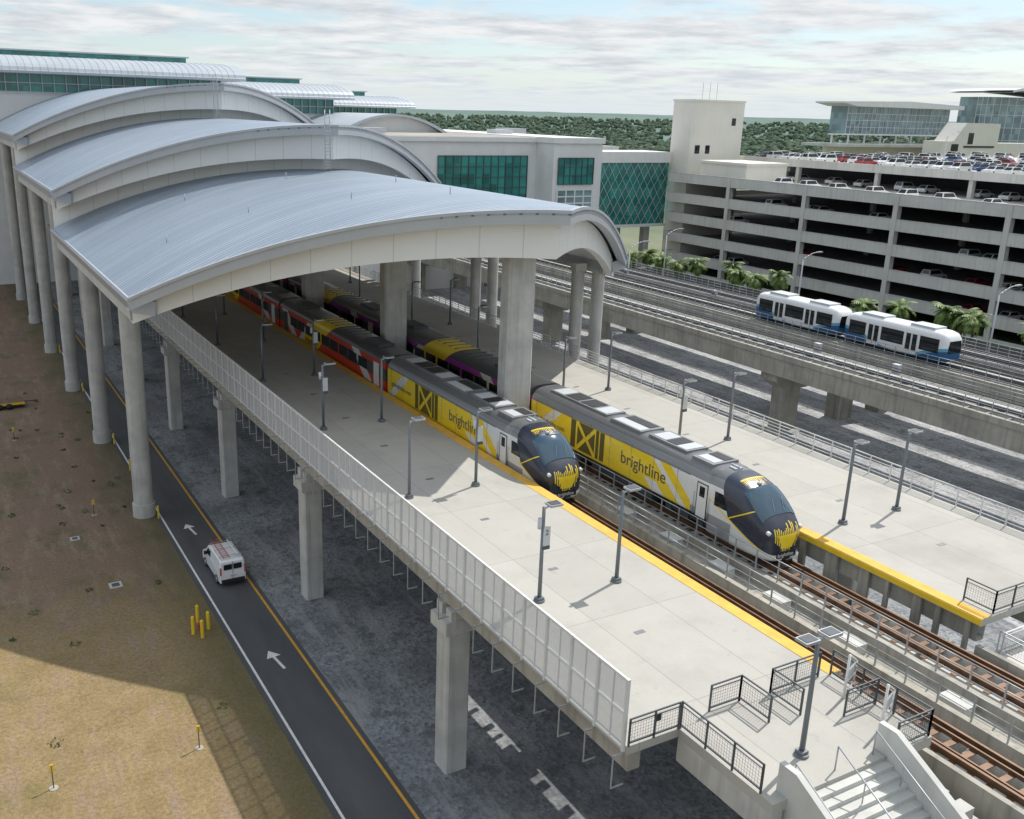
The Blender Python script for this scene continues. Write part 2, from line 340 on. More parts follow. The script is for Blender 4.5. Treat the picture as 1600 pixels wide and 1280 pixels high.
mb=MB(); mb.box(-.42,-.06,0,.045,-.2,-.14); mb.box(-.46,-.42,0,.045,-1.5,-.1)
mb.box(-.42,.1,0,.045,-1.5,-1.45); make('bracket',mb,m_steel,parent=t)
for i in range(1,72): dup(t,(19.2,22.1+i*L,P-.15))
# ------------------------------------------------------------ platform pillars
def pillar(x,y,first=[None,None]):
    if first[0] is None:
        t=thing('platform_pillar',(x,y,0),'square concrete pillar carrying the elevated platform','pillar','platform pillars')
        mb=MB(); c=.62; k=.08
        pts=[(-c+k,-c),(c-k,-c),(c,-c+k),(c,c-k),(c-k,c),(-c+k,c),(-c,c-k),(-c,-c+k)]
        mb.prism(pts,'z',0,7.9); make('shaft',mb,m_conc,parent=t)
        mb=MB(); mb.box(-.85,.85,-.8,.8,7.9,8.6); make('cap',mb,m_conc,parent=t)
        boxes('bearing_block',[(-.55,.55,-.75,-.2,8.6,9.13),(-.55,.55,.2,.75,8.6,9.13)],m_conc,t)
        first[0]=t
    else: dup(first[0],(x,y,0))
for i in range(11):
    y=16.1+19.85*i
    for x in (19.95,28.6,41,48.6):
        if i==0 and x>40: continue
        pillar(x,y)
for i in range(10):
    y=16.1+19.85*i
    mb=MB(); mb.cyl(0,0,0,6.4,.8,16); 
    make('viaduct_column',mb,m_conc,loc=(34.5,y+8,0),label='round concrete column under the track slab',category='pillar',group='viaduct columns')
# ------------------------------------------------------------ canopy columns
def column(x,y,h,r,kind=0):
    t=thing('canopy_column',(x,y,0),('broad flat sided' if kind==1 else 'tall round')+' concrete column holding up the station canopy','column','canopy columns')
    if kind==1:
        a,c_,k=1.05,.62,.14
        mb=MB(); mb.prism([(-a+k,-c_),(a-k,-c_),(a,-c_+k),(a,c_-k),(a-k,c_),(-a+k,c_),(-a,c_-k),(-a,-c_+k)],'z',0,h); make('shaft',mb,m_conc,parent=t)
        mb=MB(); mb.box(-1.3,1.3,-.75,.75,h,h+.8); make('head',mb,m_conclight,parent=t); return
    for dx,dy in (((0,0),(-1.55,1.2)) if kind==2 else ((0,0),)):
        mb=MB(); mb.cyl(dx,dy,0,h,r,24); make('shaft',mb,m_conc,parent=t)
        mb=MB(); mb.cyl(dx,dy,0,1.1,r+.12,24); make('base',mb,m_conc,parent=t)
        mb=MB(); mb.box(dx-r,dx+r,dy-r*.8,dy+r*.8,h,h+.8); make('head',mb,m_conclight,parent=t)
def fr(i,s):
    return 49+38*i+(18.2*abs(s) if s<0 else 22.5*s)
def rz(i,s): return 18.9+4.2*i+7.0*(1-abs(s)**2.0)
XC,HW=34.7,23.2
HP=lambda s: HW*s if s<0 else 22.5*s
for n in range(9):
    y=74.4+19.9*n
    i=0 if y<106 else (1 if y<144 else 2)
    column(12.6,y,rz(i,.95)-2.4,.76); column(56.3,y,rz(i,.95)-2.4,.62,2)
for n in range(6):
    y=54.4+19.9*n; i=0 if y<87 else (1 if y<125 else 2)
    column(34.5,y,rz(i,0)-2.9,.55,1)
def canopy(i,ymax):
    t=thing('canopy_roof',(XC,0,0),'arched silver standing seam metal station canopy with pointed front','roof','station canopy roofs')
    NS=56; S=[-1+2*k/NS for k in range(NS+1)]
    def yb(s): return ymax if i==2 else fr(i+1,s)+4.2
    mb=MB()
    rows=[[(HP(s),fr(i,s)+(yb(s)-fr(i,s))*q,rz(i,s)) for s in S] for q in (0,.25,.5,.75,1)]
    mb.grid(rows); low=[[(p[0],p[1],p[2]-.25) for p in r] for r in rows]; mb.grid(low)
    mb.grid([rows[0],low[0]],sm=False)
    make('metal_roofing',mb,m_roof,parent=t)
    mb=MB()
    a=[(HP(s)*1.004,fr(i,s)-.12,rz(i,s)+.08) for s in S]; b_=[(x,y,z-.2) for x,y,z in a]; c_=[(x,y+.4,z) for x,y,z in a]
    mb.grid([c_,a,b_],sm=False)
    d=[(x,y+.14,z) for x,y,z in b_]; e=[(x,y,z-.72) for x,y,z in d]; g=[(x,y+1.2,z) for x,y,z in e]
    mb.grid([b_,d,e,g],sm=False)
    for sg in (-1,1):
        x=HP(sg); y0=fr(i,sg)-.1; y1=yb(sg)
        mb.prism([(x+.1*sg,rz(i,1)+.08),(x+.22*sg,rz(i,1)-.12),(x-.1*sg,rz(i,1)-.95),(x-1.6*sg,rz(i,1)-1.3),(x-1.7*sg,rz(i,1)-.3)],'y',y0,y1)
    make('fascia',mb,m_fascia,parent=t)
    mb=MB()
    top=[(HP(s)*.985,fr(i,s)+1.3,rz(i,s)-.8) for s in S]
    bot=[(HP(s)*.985,fr(i,s)+1.35,rz(i,s)-2.0-1.1*(1-abs(s)**1.5)) for s in S]
    bk=[(x,y+1.2,z) for x,y,z in bot]; bt=[(x,y,z+1.6) for x,y,z in bk]
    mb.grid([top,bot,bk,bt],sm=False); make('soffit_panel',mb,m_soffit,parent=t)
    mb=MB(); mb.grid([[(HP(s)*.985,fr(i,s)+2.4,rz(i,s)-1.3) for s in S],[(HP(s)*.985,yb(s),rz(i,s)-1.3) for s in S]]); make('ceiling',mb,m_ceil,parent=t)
    if i>0:
        mb=MB(); lo=[(HP(s)*.99,fr(i,s)+4.25,rz(i-1,s)-.4) for s in S]; hi=[(x,y,rz(i,s)-.7) for (x,y,z),s in zip(lo,S)]
        mb.grid([lo,hi],sm=False); make('clerestory_wall',mb,m_soffit,parent=t)
    if i==0:
        for s,q in ((-.8,.3),(-.55,.35),(-.3,.3),(-.05,.3),(.0,.6),(-.6,.7),(-.25,.75)):
            mb=MB(); y=fr(0,s)+(yb(s)-fr(0,s))*q; mb.tube((HP(s),y,rz(0,s)),(HP(s),y,rz(0,s)+.55),.035,6)
            make('lightning_rod',mb,m_steel,parent=t)
    boxes('longitudinal_beam',[(HP(sx)-.4,HP(sx)+.4,fr(i,sx)+2.6,yb(sx),rz(i,sx)-2.3,rz(i,sx)-1.35) for sx in (-.97,0,.955)],m_conclight,t)
for i in range(3): canopy(i,192)
for i in (1,2):
    y=fr(i,0)-.3
    mb=MB()
    for sx in (-.25,.25): mb.tube((sx,0,-4.0),(sx,0,1.4),.04,6)
    for k in range(17): mb.tube((-.25,0,-3.8+k*.3),(.25,0,-3.8+k*.3),.025,6)
    for k in range(5):
        mb.tube((-.4,-.5,-2+k*.75),(.4,-.5,-2+k*.75),.02,4); mb.tube((-.4,-.5,-2+k*.75),(-.25,0,-2+k*.75),.02,4); mb.tube((.4,-.5,-2+k*.75),(.25,0,-2+k*.75),.02,4)
    make('access_ladder',mb,m_steel,loc=(XC-1.2,y,rz(i,0)),label='caged steel ladder climbing between canopy roofs',category='ladder',group='roof ladders')
# ------------------------------------------------------------ light poles
def pole(x,y,head,sign):
    t=thing('platform_lamp',(x,y,P),'grey platform light pole with flat twin lamp heads' if head==2 else ('grey platform light pole carrying a white sign' if sign else 'grey platform light pole with flat lamp head'),'lamp post','platform light poles')
    mb=MB(); mb.tube((0,0,.1),(0,0,4.6),.1,8,r2=.075); make('post',mb,m_pole,parent=t)
    mb=MB(); mb.cyl(0,0,0,.1,.26,12); mb.box(-.16,.16,-.16,.16,.1,.22); make('base_plate',mb,m_pole,parent=t)
    for sg in ((-1,1) if head==2 else (1,)):
        mb=MB(); mb.tube((0,0,4.5),(sg*.35,0,4.62),.04,6); mb.box(min(sg*.2,sg*.85),max(sg*.2,sg*.85),-.26,.26,4.6,4.7); make('arm_head',mb,m_steel,parent=t)
        mb=MB(); mb.box(min(sg*.26,sg*.79),max(sg*.26,sg*.79),-.2,.2,4.701,4.72); make('lamp_cover',mb,m_dksteel,parent=t)
    if sign:
        mb=MB(); mb.box(-.04,.3,-.16,-.11,2.6,3.7); make('sign_panel',mb,m_palegrey,parent=t,label='pale platform sign panel')
        mb=MB(); mb.box(-.045,.305,-.165,-.105,2.6,2.78); make('sign_footer',mb,m_dksteel,parent=t)
        if sign==2:
            cu=bpy.data.curves.new('sign_number','FONT'); cu.body='2'; cu.size=.36
            o=bpy.data.objects.new('tmp',cu); me=bpy.data.meshes.new_from_object(o); bpy.data.objects.remove(o); me.materials.append(m_dksteel)
            n=bpy.data.objects.new('sign_number',me); COL.objects.link(n); n.parent=t; n.matrix_local=Matrix(((1,0,0,.03),(0,0,-1,-.17),(0,1,0,3.3),(0,0,0,1)))
        mb=MB(); mb.tube((-.18,0,3.6),(-.18,0,4.1),.1,8); make('speaker',mb,m_palegrey,parent=t)
PY=[32.2,45.7,59.2,72.7,86.2,99.7,113.2]
for k,y in enumerate(PY):
    pole(22.25,y,1,{0:2,2:1}.get(k,0)); pole(26.6,y,1,k in (1,3)); pole(42.1,y,1,k in (1,)); pole(46.5,y,1,False)
pole(24.4,18.9,2,False)
# ------------------------------------------------------------ landing, stairs
t=thing('platform_stairs',(21.6,22,P),'concrete landing with stairs descending from the platform end','stairs')
mb=MB(); mb.box(0,7.9,-4.5,-.01,-.4,-.005); make('landing',mb,m_plat,parent=t)
boxes('step',[(.9,5.44,-4.5-(k+1)*.32,-4.5-k*.32,-.17*(k+1)-.5,-.17*(k+1)) for k in range(18)],m_conclight,t)
for x in (.65,5.45):
    mb=MB(); mb.prism([(-4.0,1.05),(-4.7,1.05),(-10.5,-2.0),(-10.5,-4),(-4.0,-1.0)],'x',x,x+.24); make('parapet',mb,m_conclight,parent=t)
boxes('support_beam',[(0.51,7.9,-4.0,-3.4,-1.3,-.41),(0,.5,-4.5,0,-1.35,-.402)],m_conc,t)
for x,n in ((1.2,4),(5.1,4),(3.2,0)):
    mb=MB(); mb.tube((x,-4.2,0),(x,-4.2,.95),.03,6); mb.tube((x,-4.2,.95),(x,-10,-2.1),.03,6)
    for k in range(4): y=-5.4-k*1.4; mb.tube((x,y,-(-4.5-y)*.53),(x,y,-(-4.5-y)*.53+.8),.025,6)
    make('handrail',mb,m_steel,parent=t)
def guard(p,q,z,label='dark steel guard rail with wire mesh at the platform end',mat=None):
    mat=mat or m_dksteel
    p=Vector(p);q=Vector(q);L=(q-p).length; n=max(1,round(L/1.5)); ang=math.atan2(q.y-p.y,q.x-p.x)
    t=thing('guard_railing',(p.x,p.y,z),label,'railing','stair guard railings',rot=ang)
    mb=MB()
    for i in range(n+1): mb.box(L*i/n-.03,L*i/n+.03,-.03,.03,0,1.12)
    for zz_ in (.12,1.08): mb.box(0,L,-.025,.025,zz_,zz_+.05)
    mb.box(0,L,-.02,.02,.92,.95)
    make('frame',mb,mat,parent=t)
    mb=MB(); k=0; x=.12
    while x<L: mb.tube((x,0,.15),(x,0,.93),.005,4); x+=.12
    for j in range(6): mb.tube((0,0,.2+j*.13),(L,0,.2+j*.13),.005,4)
    make('mesh_infill',mb,mat,parent=t)
guard((19.3,22.0),(21.55,22.0),P)
guard((21.65,22.0),(21.65,18.1),P)
guard((23.3,22.3),(24.8,22.3),P); guard((24.8,22.3),(24.8,20.8),P); guard((26.2,22.1),(28.8,22.1),P)
guard((29.4,22),(29.4,17.6),P); guard((27.6,17.6),(29.4,17.6),P); guard((27.6,19.8),(29.3,19.8),P); guard((26.2,22.1),(26.2,20.6),P)
guard((40.1,22.15),(50,22.15),P); guard((40.1,22.15),(40.1,23.6),P)
wl='white steel guard rail around the low service landing'
guard((40.4,21.8),(40.4,18.6),8.6,wl,m_fence); guard((40.4,18.6),(49,18.6),8.6,wl,m_fence); guard((40.4,21.6),(47,21.6),8.6,wl,m_fence)
for (x,y) in ((28.1,18.6),(28.5,20.6)):
    t=thing('swing_gate',(x,y,P),'white steel swing gate at the platform end','gate','platform end gates',rot=.35)
    mb=MB(); mb.tube((0,0,0),(0,0,1.9),.05,6); mb.tube((1,0,.25),(1,0,1.2),.035,6)
    for z in (.25,.7,1.2): mb.tube((0,0,z),(1,0,z),.035,6)
    mb.tube((0,0,1.9),(1,0,1.2),.03,6); make('frame',mb,m_white,parent=t)
    mb=MB(); mb.box(.3,.7,-.03,.03,.75,1.1); make('latch_box',mb,m_palegrey,parent=t)
t=thing('service_platform',(45,20,0),'low concrete service landing beside the far platform','landing')
mb=MB(); mb.box(-4.8,5,-1.6,1.9,8.2,8.6); make('slab',mb,m_conclight,parent=t)
boxes('leg',[(-4.2,-3.4,-.6,.4,0,8.2),(3.2,4,-.6,.4,0,8.2)],m_conc,t)
mb=MB(); mb.box(-.14,.14,-.02,.02,0,.3); make('notice_sign',mb,m_black,loc=(20.6,22.06,P+.6),label='small black notice plate on railing',category='sign')
# ------------------------------------------------------------ trains
YEL=(.86,.62,.02); NAVY=(.014,.022,.045)
def livery_loco():
    m,nt,b=newmat('locomotive_paint'); s=nt.nodes.new('ShaderNodeSeparateXYZ'); tcn=nt.nodes.new('ShaderNodeTexCoord'); nt.links.new(tcn.outputs['Object'],s.inputs[0])
    x,y,z=s.outputs; ax=mth(nt,'ABSOLUTE',x)
    gt=lambda a,v:mth(nt,'GREATER_THAN',a,v); lt=lambda a,v:mth(nt,'LESS_THAN',a,v)
    def AND(*a):
        r=a[0]
        for q in a[1:]: r=mth(nt,'MULTIPLY',r,q)
        return r
    lin=lambda ky,kz,c: mth(nt,'ADD',mth(nt,'ADD',mth(nt,'MULTIPLY',y,ky),mth(nt,'MULTIPLY',z,kz)),c)
    c=mixc(nt,noise(nt,tcn.outputs['Object'],1.2,5),(.66,.67,.67),(.76,.76,.75))
    d=lin(1,-1.25,0)
    c=mixc(nt,AND(lt(d,4.6),gt(y,2.6),lt(z,1.5)),c,(.3,.31,.32))
    c=mixc(nt,AND(gt(y,5.8),lt(y,23),gt(d,3.7)),c,YEL)
    c=mixc(nt,AND(gt(d,4.7),lt(d,5.3)),c,(.74,.74,.74))
    c=mixc(nt,AND(gt(d,6.6),lt(d,7.7),lt(z,1.75)),c,(.74,.74,.74))
    c=mixc(nt,AND(gt(lin(1,1.25,0),22.6),lt(lin(1,1.25,0),23.6),gt(y,14)),c,(.72,.72,.72))
    c=mixc(nt,AND(gt(z,3.2),gt(y,3.4)),c,(.22,.23,.24))
    c=mixc(nt,AND(gt(z,3.62),gt(y,3.4)),c,(.13,.135,.14))
    c=mixc(nt,AND(lt(z,1.1),gt(y,4.5)),c,(.06,.062,.065))
    nv=AND(lt(lin(1,-.42,0),2.1),gt(lin(-.42,1,0),.62)); c=mixc(nt,nv,c,NAVY)
    c=mixc(nt,AND(lt(mth(nt,'ABSOLUTE',lin(-.42,1,-.56)),.045),lt(y,4.4),gt(y,.5)),c,YEL)
    c=mixc(nt,AND(lt(mth(nt,'ABSOLUTE',lin(.6,1,-3.5)),.04),lt(y,3.2),gt(y,1.2),gt(z,1.7)),c,YEL)
    cell=mth(nt,'FLOOR',mth(nt,'MULTIPLY',x,8.0)); wn=nt.nodes.new('ShaderNodeTexWhiteNoise'); wn.noise_dimensions='1D'; nt.links.new(cell,wn.inputs['W'])
    fx=mth(nt,'FRACT',mth(nt,'MULTIPLY',mth(nt,'ADD',x,10),8.0)); fa=mth(nt,'ABSOLUTE',mth(nt,'SUBTRACT',fx,.5)); drip=mth(nt,'LESS_THAN',fa,.26); thin=mth(nt,'LESS_THAN',fa,.2)
    rnd=wn.outputs['Value']
    topz=mth(nt,'SUBTRACT',mth(nt,'ADD',1.95,mth(nt,'MULTIPLY',rnd,.5)),mth(nt,'MULTIPLY',ax,.3))
    botz=mth(nt,'ADD',mth(nt,'ADD',.62,mth(nt,'MULTIPLY',rnd,.35)),mth(nt,'MULTIPLY',ax,.6))
    core=AND(lt(ax,mth(nt,'SUBTRACT',mth(nt,'MULTIPLY',z,.4),.02)),lt(y,.9),gt(z,.95),lt(z,1.7))
    spike=AND(lt(ax,.85),lt(y,1.0),drip,gt(mth(nt,'SUBTRACT',topz,z),0),gt(mth(nt,'SUBTRACT',z,botz),0))
    c=mixc(nt,mth(nt,'MAXIMUM',core,spike),c,YEL)
    cap=AND(gt(mth(nt,'ADD',y,mth(nt,'MULTIPLY',rnd,.45)),2.75),lt(y,2.95),lt(ax,.8),gt(z,3.3),thin)
    c=mixc(nt,mth(nt,'MAXIMUM',cap,AND(gt(y,2.86),lt(y,2.96),lt(ax,.82),gt(z,3.3))),c,YEL)
    dirt=mth(nt,'MULTIPLY',ramp(nt,noise(nt,tcn.outputs['Object'],.8,7,.65,(1,.6,3)),.5,.8),.25); c=mixc(nt,dirt,c,(.12,.1,.07))
    nt.links.new(c,b.inputs['Base Color']); b.inputs['Roughness'].default_value=.3; b.inputs['Coat Weight'].default_value=.5; b.inputs['Coat Roughness'].default_value=.08
    return m
m_loco=livery_loco()
m_emb=M('emblem_dark_olive',(.10,.085,.02),.5)
ST=[(0,.5,1.45),(.03,.7,1.68),(.1,.92,1.92),(.22,1.08,2.12),(.42,1.22,2.32),(.7,1.33,2.56),(1.05,1.41,2.85),(1.4,1.46,3.13),(1.75,1.49,3.38),(2.1,1.51,3.58),(2.5,1.52,3.74),(2.9,1.525,3.85),(3.4,1.525,3.93),(4.2,1.525,3.98),(5,1.525,4.0),(22.4,1.525,4.0)]
def stat(d):
    for a,b_ in zip(ST,ST[1:]):
        if a[0]<=d<=b_[0]:
            q=(d-a[0])/(b_[0]-a[0]); return a[1]+(b_[1]-a[1])*q, a[2]+(b_[2]-a[2])*q
    return ST[-1][1:]
def ringpt(hw,zt,zb,a,n=2.9,off=0):
    zs=zb+(zt-zb)*.6
    ca,sa=math.cos(a),math.sin(a)
    return ((hw+off)*math.copysign(abs(ca)**(2/n),ca), zs+(zt-zs+off)*abs(sa)**(2/n))
def ring(d,zb=None,n=2.9,hwzt=None):
    hw,zt=hwzt or stat(d); zb=(.32 if d<4.4 else .95) if zb is None else zb
    pts=[(hw*.9,zb),(hw*.98,zb+.12),(hw,zb+.3)]
    for k in range(0,25): pts.append(ringpt(hw,zt,zb,math.pi*k/24,n))
    pts+=[(-hw,zb+.3),(-hw*.98,zb+.12),(-hw*.9,zb)]
    return [(p[0],d,p[1]) for p in pts]
def bogie(t,y):
    mb=MB()
    for sx in (-1,1):
        mb.box(sx*1.05-.12,sx*1.05+.12,y-1.7,y+1.7,.5,.75); mb.box(sx*1.18-.1,sx*1.18+.1,y-.4,y+.4,.35,.85)
        for dy in (-1.35,1.35): mb.box(sx*1.1-.14,sx*1.1+.14,y+dy-.22,y+dy+.22,.3,.66); mb.tube((sx*1.1,y+dy*.6,.6),(sx*1.1,y+dy*.6,.95),.12,8)
    mb.box(-.95,.95,y-.3,y+.3,.4,.8)
    o=make('bogie',mb,m_dksteel,parent=t)
    for dy in (-1.35,1.35):
        for sx in (-1,1):
            mb=MB(); mb.tube((sx*.72,y+dy,.46),(sx*.85,y+dy,.46),.46,18); make('wheel',mb,m_railtop,parent=o)
def textmesh(s,size,mat):
    cu=bpy.data.curves.new('txt','FONT'); cu.body=s; cu.size=size; cu.extrude=.003
    o=bpy.data.objects.new('tmp',cu); me=bpy.data.meshes.new_from_object(o); bpy.data.objects.remove(o); me.materials.append(mat); return me
TM=Matrix(((0,0,-1,0),(-1,0,0,0),(0,1,0,0),(0,0,0,1)))
def puttext(parent,s,size,mat,x,y,z,name='lettering'):
    me=textmesh(s,size,mat); o=bpy.data.objects.new(name,me); COL.objects.link(o); o.parent=parent
    m=TM.copy(); m.translation=Vector((x,y,z)); o.matrix_local=m; return o
ZR=9.28
def loco(x,y,label):
    t=thing('locomotive',(x,y,ZR),label,'train','trains at the platforms')
    ds=[0,.015,.03,.06,.1,.15,.22,.31,.42,.55,.7,.87,1.05,1.22,1.4,1.57,1.75,1.92,2.1,2.3,2.5,2.7,2.9,3.15,3.4,3.8,4.2,4.39,4.41,5,8,12,16,20,22.3,22.4]
    mb=MB(); mb.loft([ring(d) for d in ds]); make('body',mb,m_loco,parent=t)
    mb=MB(); rows=[]
    for d in [.72+.1*k for k in range(16)]:
        hw,zt=stat(d); row=[]
        q=(d-.72)/1.5; a0=math.radians(32+14*q)
        for k in range(17):
            a=a0+(math.pi-2*a0)*k/16; px,pz=ringpt(hw,zt,.32,a,2.9,.018); row.append((px,d-.01,pz+.01))
        rows.append(row)
    mb.grid(rows); make('windshield',mb,m_shield,parent=t)
    for px in (-.32,.35):
        mb=MB(); mb.tube((px,.8,2.7),(px+.35,1.4,3.18),.012,4); make('wiper',mb,m_midgrey,parent=t)
    mb=MB(); mb.tube((0,2.3,3.66),(0,2.42,3.75),.12,12); make('headlight',mb,m_palegrey,parent=t)
    for sx in (-1,1):
        mb=MB(); px,pz=ringpt(*stat(.35),.32,math.radians(22 if sx>0 else 158),2.9,.02); mb.tube((px,.22,pz-.06),(px,.4,pz-.01),.11,12); make('headlight',mb,m_white,parent=t)
    for sx in (-1,1):
        X=sx*1.532
        mb=MB(); mb.prism([(2.95,2.15),(3.95,2.15),(3.95,2.95),(3.35,2.95)],'x',X-.012,X+.012); make('cab_window',mb,m_win,parent=t)
        mb=MB(); mb.box(X-.015,X+.015,4.55,5.3,1.05,3.0); make('cab_door',mb,m_white,parent=t)
        mb=MB(); mb.box(X-.025,X+.025,4.72,5.13,2.25,2.85); make('door_window',mb,m_win,parent=t)
        mb=MB(); mb.box(X-.02,X+.02,4.5,4.55,1.0,3.05);mb.box(X-.02,X+.02,5.3,5.35,1.0,3.05);mb.box(X-.021,X+.021,4.5,5.35,3.0,3.05); make('door_frame',mb,m_black,parent=t)
        for yy in (4.35,5.5):
            mb=MB(); mb.tube((X+sx*.06,yy,1.1),(X+sx*.06,yy,2.4),.02,6); make('grab_handle',mb,m_steel,parent=t)
    mb=MB(); X=-1.53
    y0,z0,W,Hh=13.9,1.28,3.6,1.86
    def em(pts): mb.prism([(y0+a*W,z0+b_*Hh) for a,b_ in pts],'x',X-.012,X+.0)
    em([(0,0),(.12,0),(.12,1),(0,1)]); em([(.16,.0),(.24,.0),(.24,1),(.16,1)])
    em([(.28,.14),(.28,.86),(.47,.5)]); em([(.80,.14),(.80,.86),(.61,.5)]); em([(.32,1),(.76,1),(.54,.58)]); em([(.32,0),(.76,0),(.54,.42)])
    em([(.86,0),(1.0,0),(1.0,1),(.86,1)]); 
    make('emblem',mb,m_emb,parent=t)
    puttext(t,'brightline',1.12,m_dksteel,-1.536,12.2,1.9)
    puttext(t,'Learn more at',.34,m_white,-1.536,20.9,2.5); puttext(t,'gobrightline.com',.5,m_dksteel,-1.536,21.6,1.95)
    o=puttext(t,'brightline',.3,m_white,-.8,-.03,.55); o.matrix_local=Matrix(((1,0,0,-.64),(0,0,-1,-.03),(0,1,0,.5),(0,0,0,1)))
    mb=MB(); mb.box(-.68,.68,-.02,.02,.42,.8); make('nose_plate',mb,m_black,parent=t)
    boxes('roof_hatch',[(-.95,.95,4.9,6.6,3.88,4.06),(-.8,.8,7.2,10.6,3.9,4.08),(-.9,.9,11.2,14.2,3.9,4.05),(-.75,.75,14.8,21.2,3.9,4.06)],m_midgrey,t)
    boxes('roof_panel',[(-.7,-.05,5.1,6.4,4.06,4.08),(-.7,.7,7.4,8.2,4.08,4.1),(-.6,.6,9.3,10.4,4.08,4.1),(-.8,-.1,11.4,14,4.05,4.07),(-.65,.65,15,16.2,4.06,4.08),(-.65,.65,19.8,21,4.06,4.08)],m_palegrey,t)
    boxes('roof_grille',[(.1,.75,5.1,6.4,4.06,4.085),(-.65,.65,8.3,9.2,4.08,4.1),(.05,.75,11.5,13.9,4.05,4.075),(-.6,.6,16.5,17.9,4.06,4.09),(-.6,.6,18.2,19.6,4.06,4.09)],m_black,t)
    mb=MB(); mb.box(-.25,.25,3.9,4.4,3.85,4.05); mb.tube((0,3.9,4.1),(.0,4.5,4.1),.06,6); mb.tube((.2,4.1,3.9),(.2,4.1,4.35),.02,4)
    make('horn',mb,m_palegrey,parent=t)
    boxes('panel_seam',[(sx*1.52-.012,sx*1.52+.012,7+2.1*k,7.02+2.1*k,1.2,3.3) for sx in (-1,1) for k in range(8)]+[(sx*1.523-.012,sx*1.523+.012,6,22.3,3.18,3.22) for sx in (-1,1)],m_midgrey,t)
    for yy in (4.6+1.9,18.3): bogie(t,yy)
    mb=MB(); mb.box(-1.3,1.3,9.3,15.3,.3,.97); make('fuel_tank',mb,m_dksteel,parent=t)
    mb=MB(); mb.box(-.25,.25,-.25,.3,.3,.42); mb.box(-1.1,1.1,.5,1.2,.12,.34); make('coupler',mb,m_black,parent=t)
    return t
def coachmat(name,acc):
    m,nt,b=newmat(name); s=nt.nodes.new('ShaderNodeSeparateXYZ'); tcn=nt.nodes.new('ShaderNodeTexCoord'); nt.links.new(tcn.outputs['Object'],s.inputs[0]); x,y,z=s.outputs
    gt=lambda a,v:mth(nt,'GREATER_THAN',a,v); lt=lambda a,v:mth(nt,'LESS_THAN',a,v)
    def AND(*a):
        r=a[0]
        for q in a[1:]: r=mth(nt,'MULTIPLY',r,q)
        return r
    d=mth(nt,'ADD',y,mth(nt,'MULTIPLY',z,-1.3)); e=mth(nt,'ADD',y,mth(nt,'MULTIPLY',z,1.3))
    c=mixc(nt,noise(nt,tcn.outputs['Object'],1,5),(.055,.058,.062),(.085,.087,.09))
    c=mixc(nt,AND(gt(z,1.15),lt(z,1.9)),c,acc)
    c=mixc(nt,AND(gt(z,2.9),lt(z,3.3)),c,acc)
    c=mixc(nt,AND(gt(d,1.0),lt(d,2.6),lt(z,3.3)),c,(.7,.7,.7))
    c=mixc(nt,AND(gt(d,6),lt(d,7.6),lt(z,3.3)),c,acc)
    c=mixc(nt,AND(gt(d,19),lt(d,20.6),lt(z,3.3)),c,(.7,.7,.7))
    c=mixc(nt,AND(gt(e,16.4),lt(e,20.6)),c,YEL)
    c=mixc(nt,AND(gt(e,20.6),lt(e,21.6),lt(z,3.2)),c,(.7,.7,.7))
    c=mixc(nt,lt(z,1.15),c,(.05,.05,.055))
    dirt=mth(nt,'MULTIPLY',ramp(nt,noise(nt,tcn.outputs['Object'],.8,7,.65,(1,.6,3)),.5,.8),.25); c=mixc(nt,dirt,c,(.1,.09,.08))
    nt.links.new(c,b.inputs['Base Color']); b.inputs['Roughness'].default_value=.3; b.inputs['Coat Weight'].default_value=.3; return m
def coach(x,y,mat,label):
    t=thing('passenger_coach',(x,y,ZR),label,'train','trains at the platforms')
    mb=MB(); mb.loft([ring(d,.95,3.4,(1.52,3.95)) for d in (0,.05,6,13,20,25.45,25.5)]); make('body',mb,mat,parent=t)
    for sx in (-1,1):
        for k in range(1,10):
            mb=MB(); yy=1.5+k*2.12; mb.box(sx*1.53-.012,sx*1.53+.012,yy,yy+1.75,2.0,2.85); make('window',mb,m_win,parent=t)
        for yy in (1.2,23.2):
            mb=MB(); mb.box(sx*1.53-.02,sx*1.53+.02,yy,yy+1.0,1.15,3.05); make('door',mb,m_white if sx<0 and yy<5 else m_dksteel,parent=t)
    boxes('roof_unit',[(-.7,.7,3,6,3.9,4.08),(-.7,.7,20,23,3.9,4.08)],m_dksteel,t)
    boxes('roof_rib',[(-.9,.9,8+k,8.06+k,3.9,3.97) for k in range(8)],m_dksteel,t)
    mb=MB(); mb.box(-.8,.8,-.45,0,1.0,3.5); make('gangway',mb,m_black,parent=t)
    for yy in (3.4,22.1): bogie(t,yy)
    mb=MB(); mb.box(-1.3,1.3,7,18,.45,.96); make('underfloor_unit',mb,m_dksteel,parent=t)
    puttext(t,'brightline',.66,m_dksteel,-1.545,18.2,1.32)
mc_red=coachmat('red_coach_paint',(.6,.04,.025)); mc_pur=coachmat('purple_coach_paint',(.36,.05,.36))
loco(31.7,43.6,'yellow, white and navy streamlined locomotive in canopy shade beside platform')
loco(37.35,31.7,'yellow, white and navy streamlined locomotive standing in full sun')
for k in range(3):
    coach(31.7,66.5+26*k,mc_red,'black and red passenger coach with yellow block and white diagonal')
    coach(37.35,54.6+26*k,mc_pur,'black and purple passenger coach with yellow block')
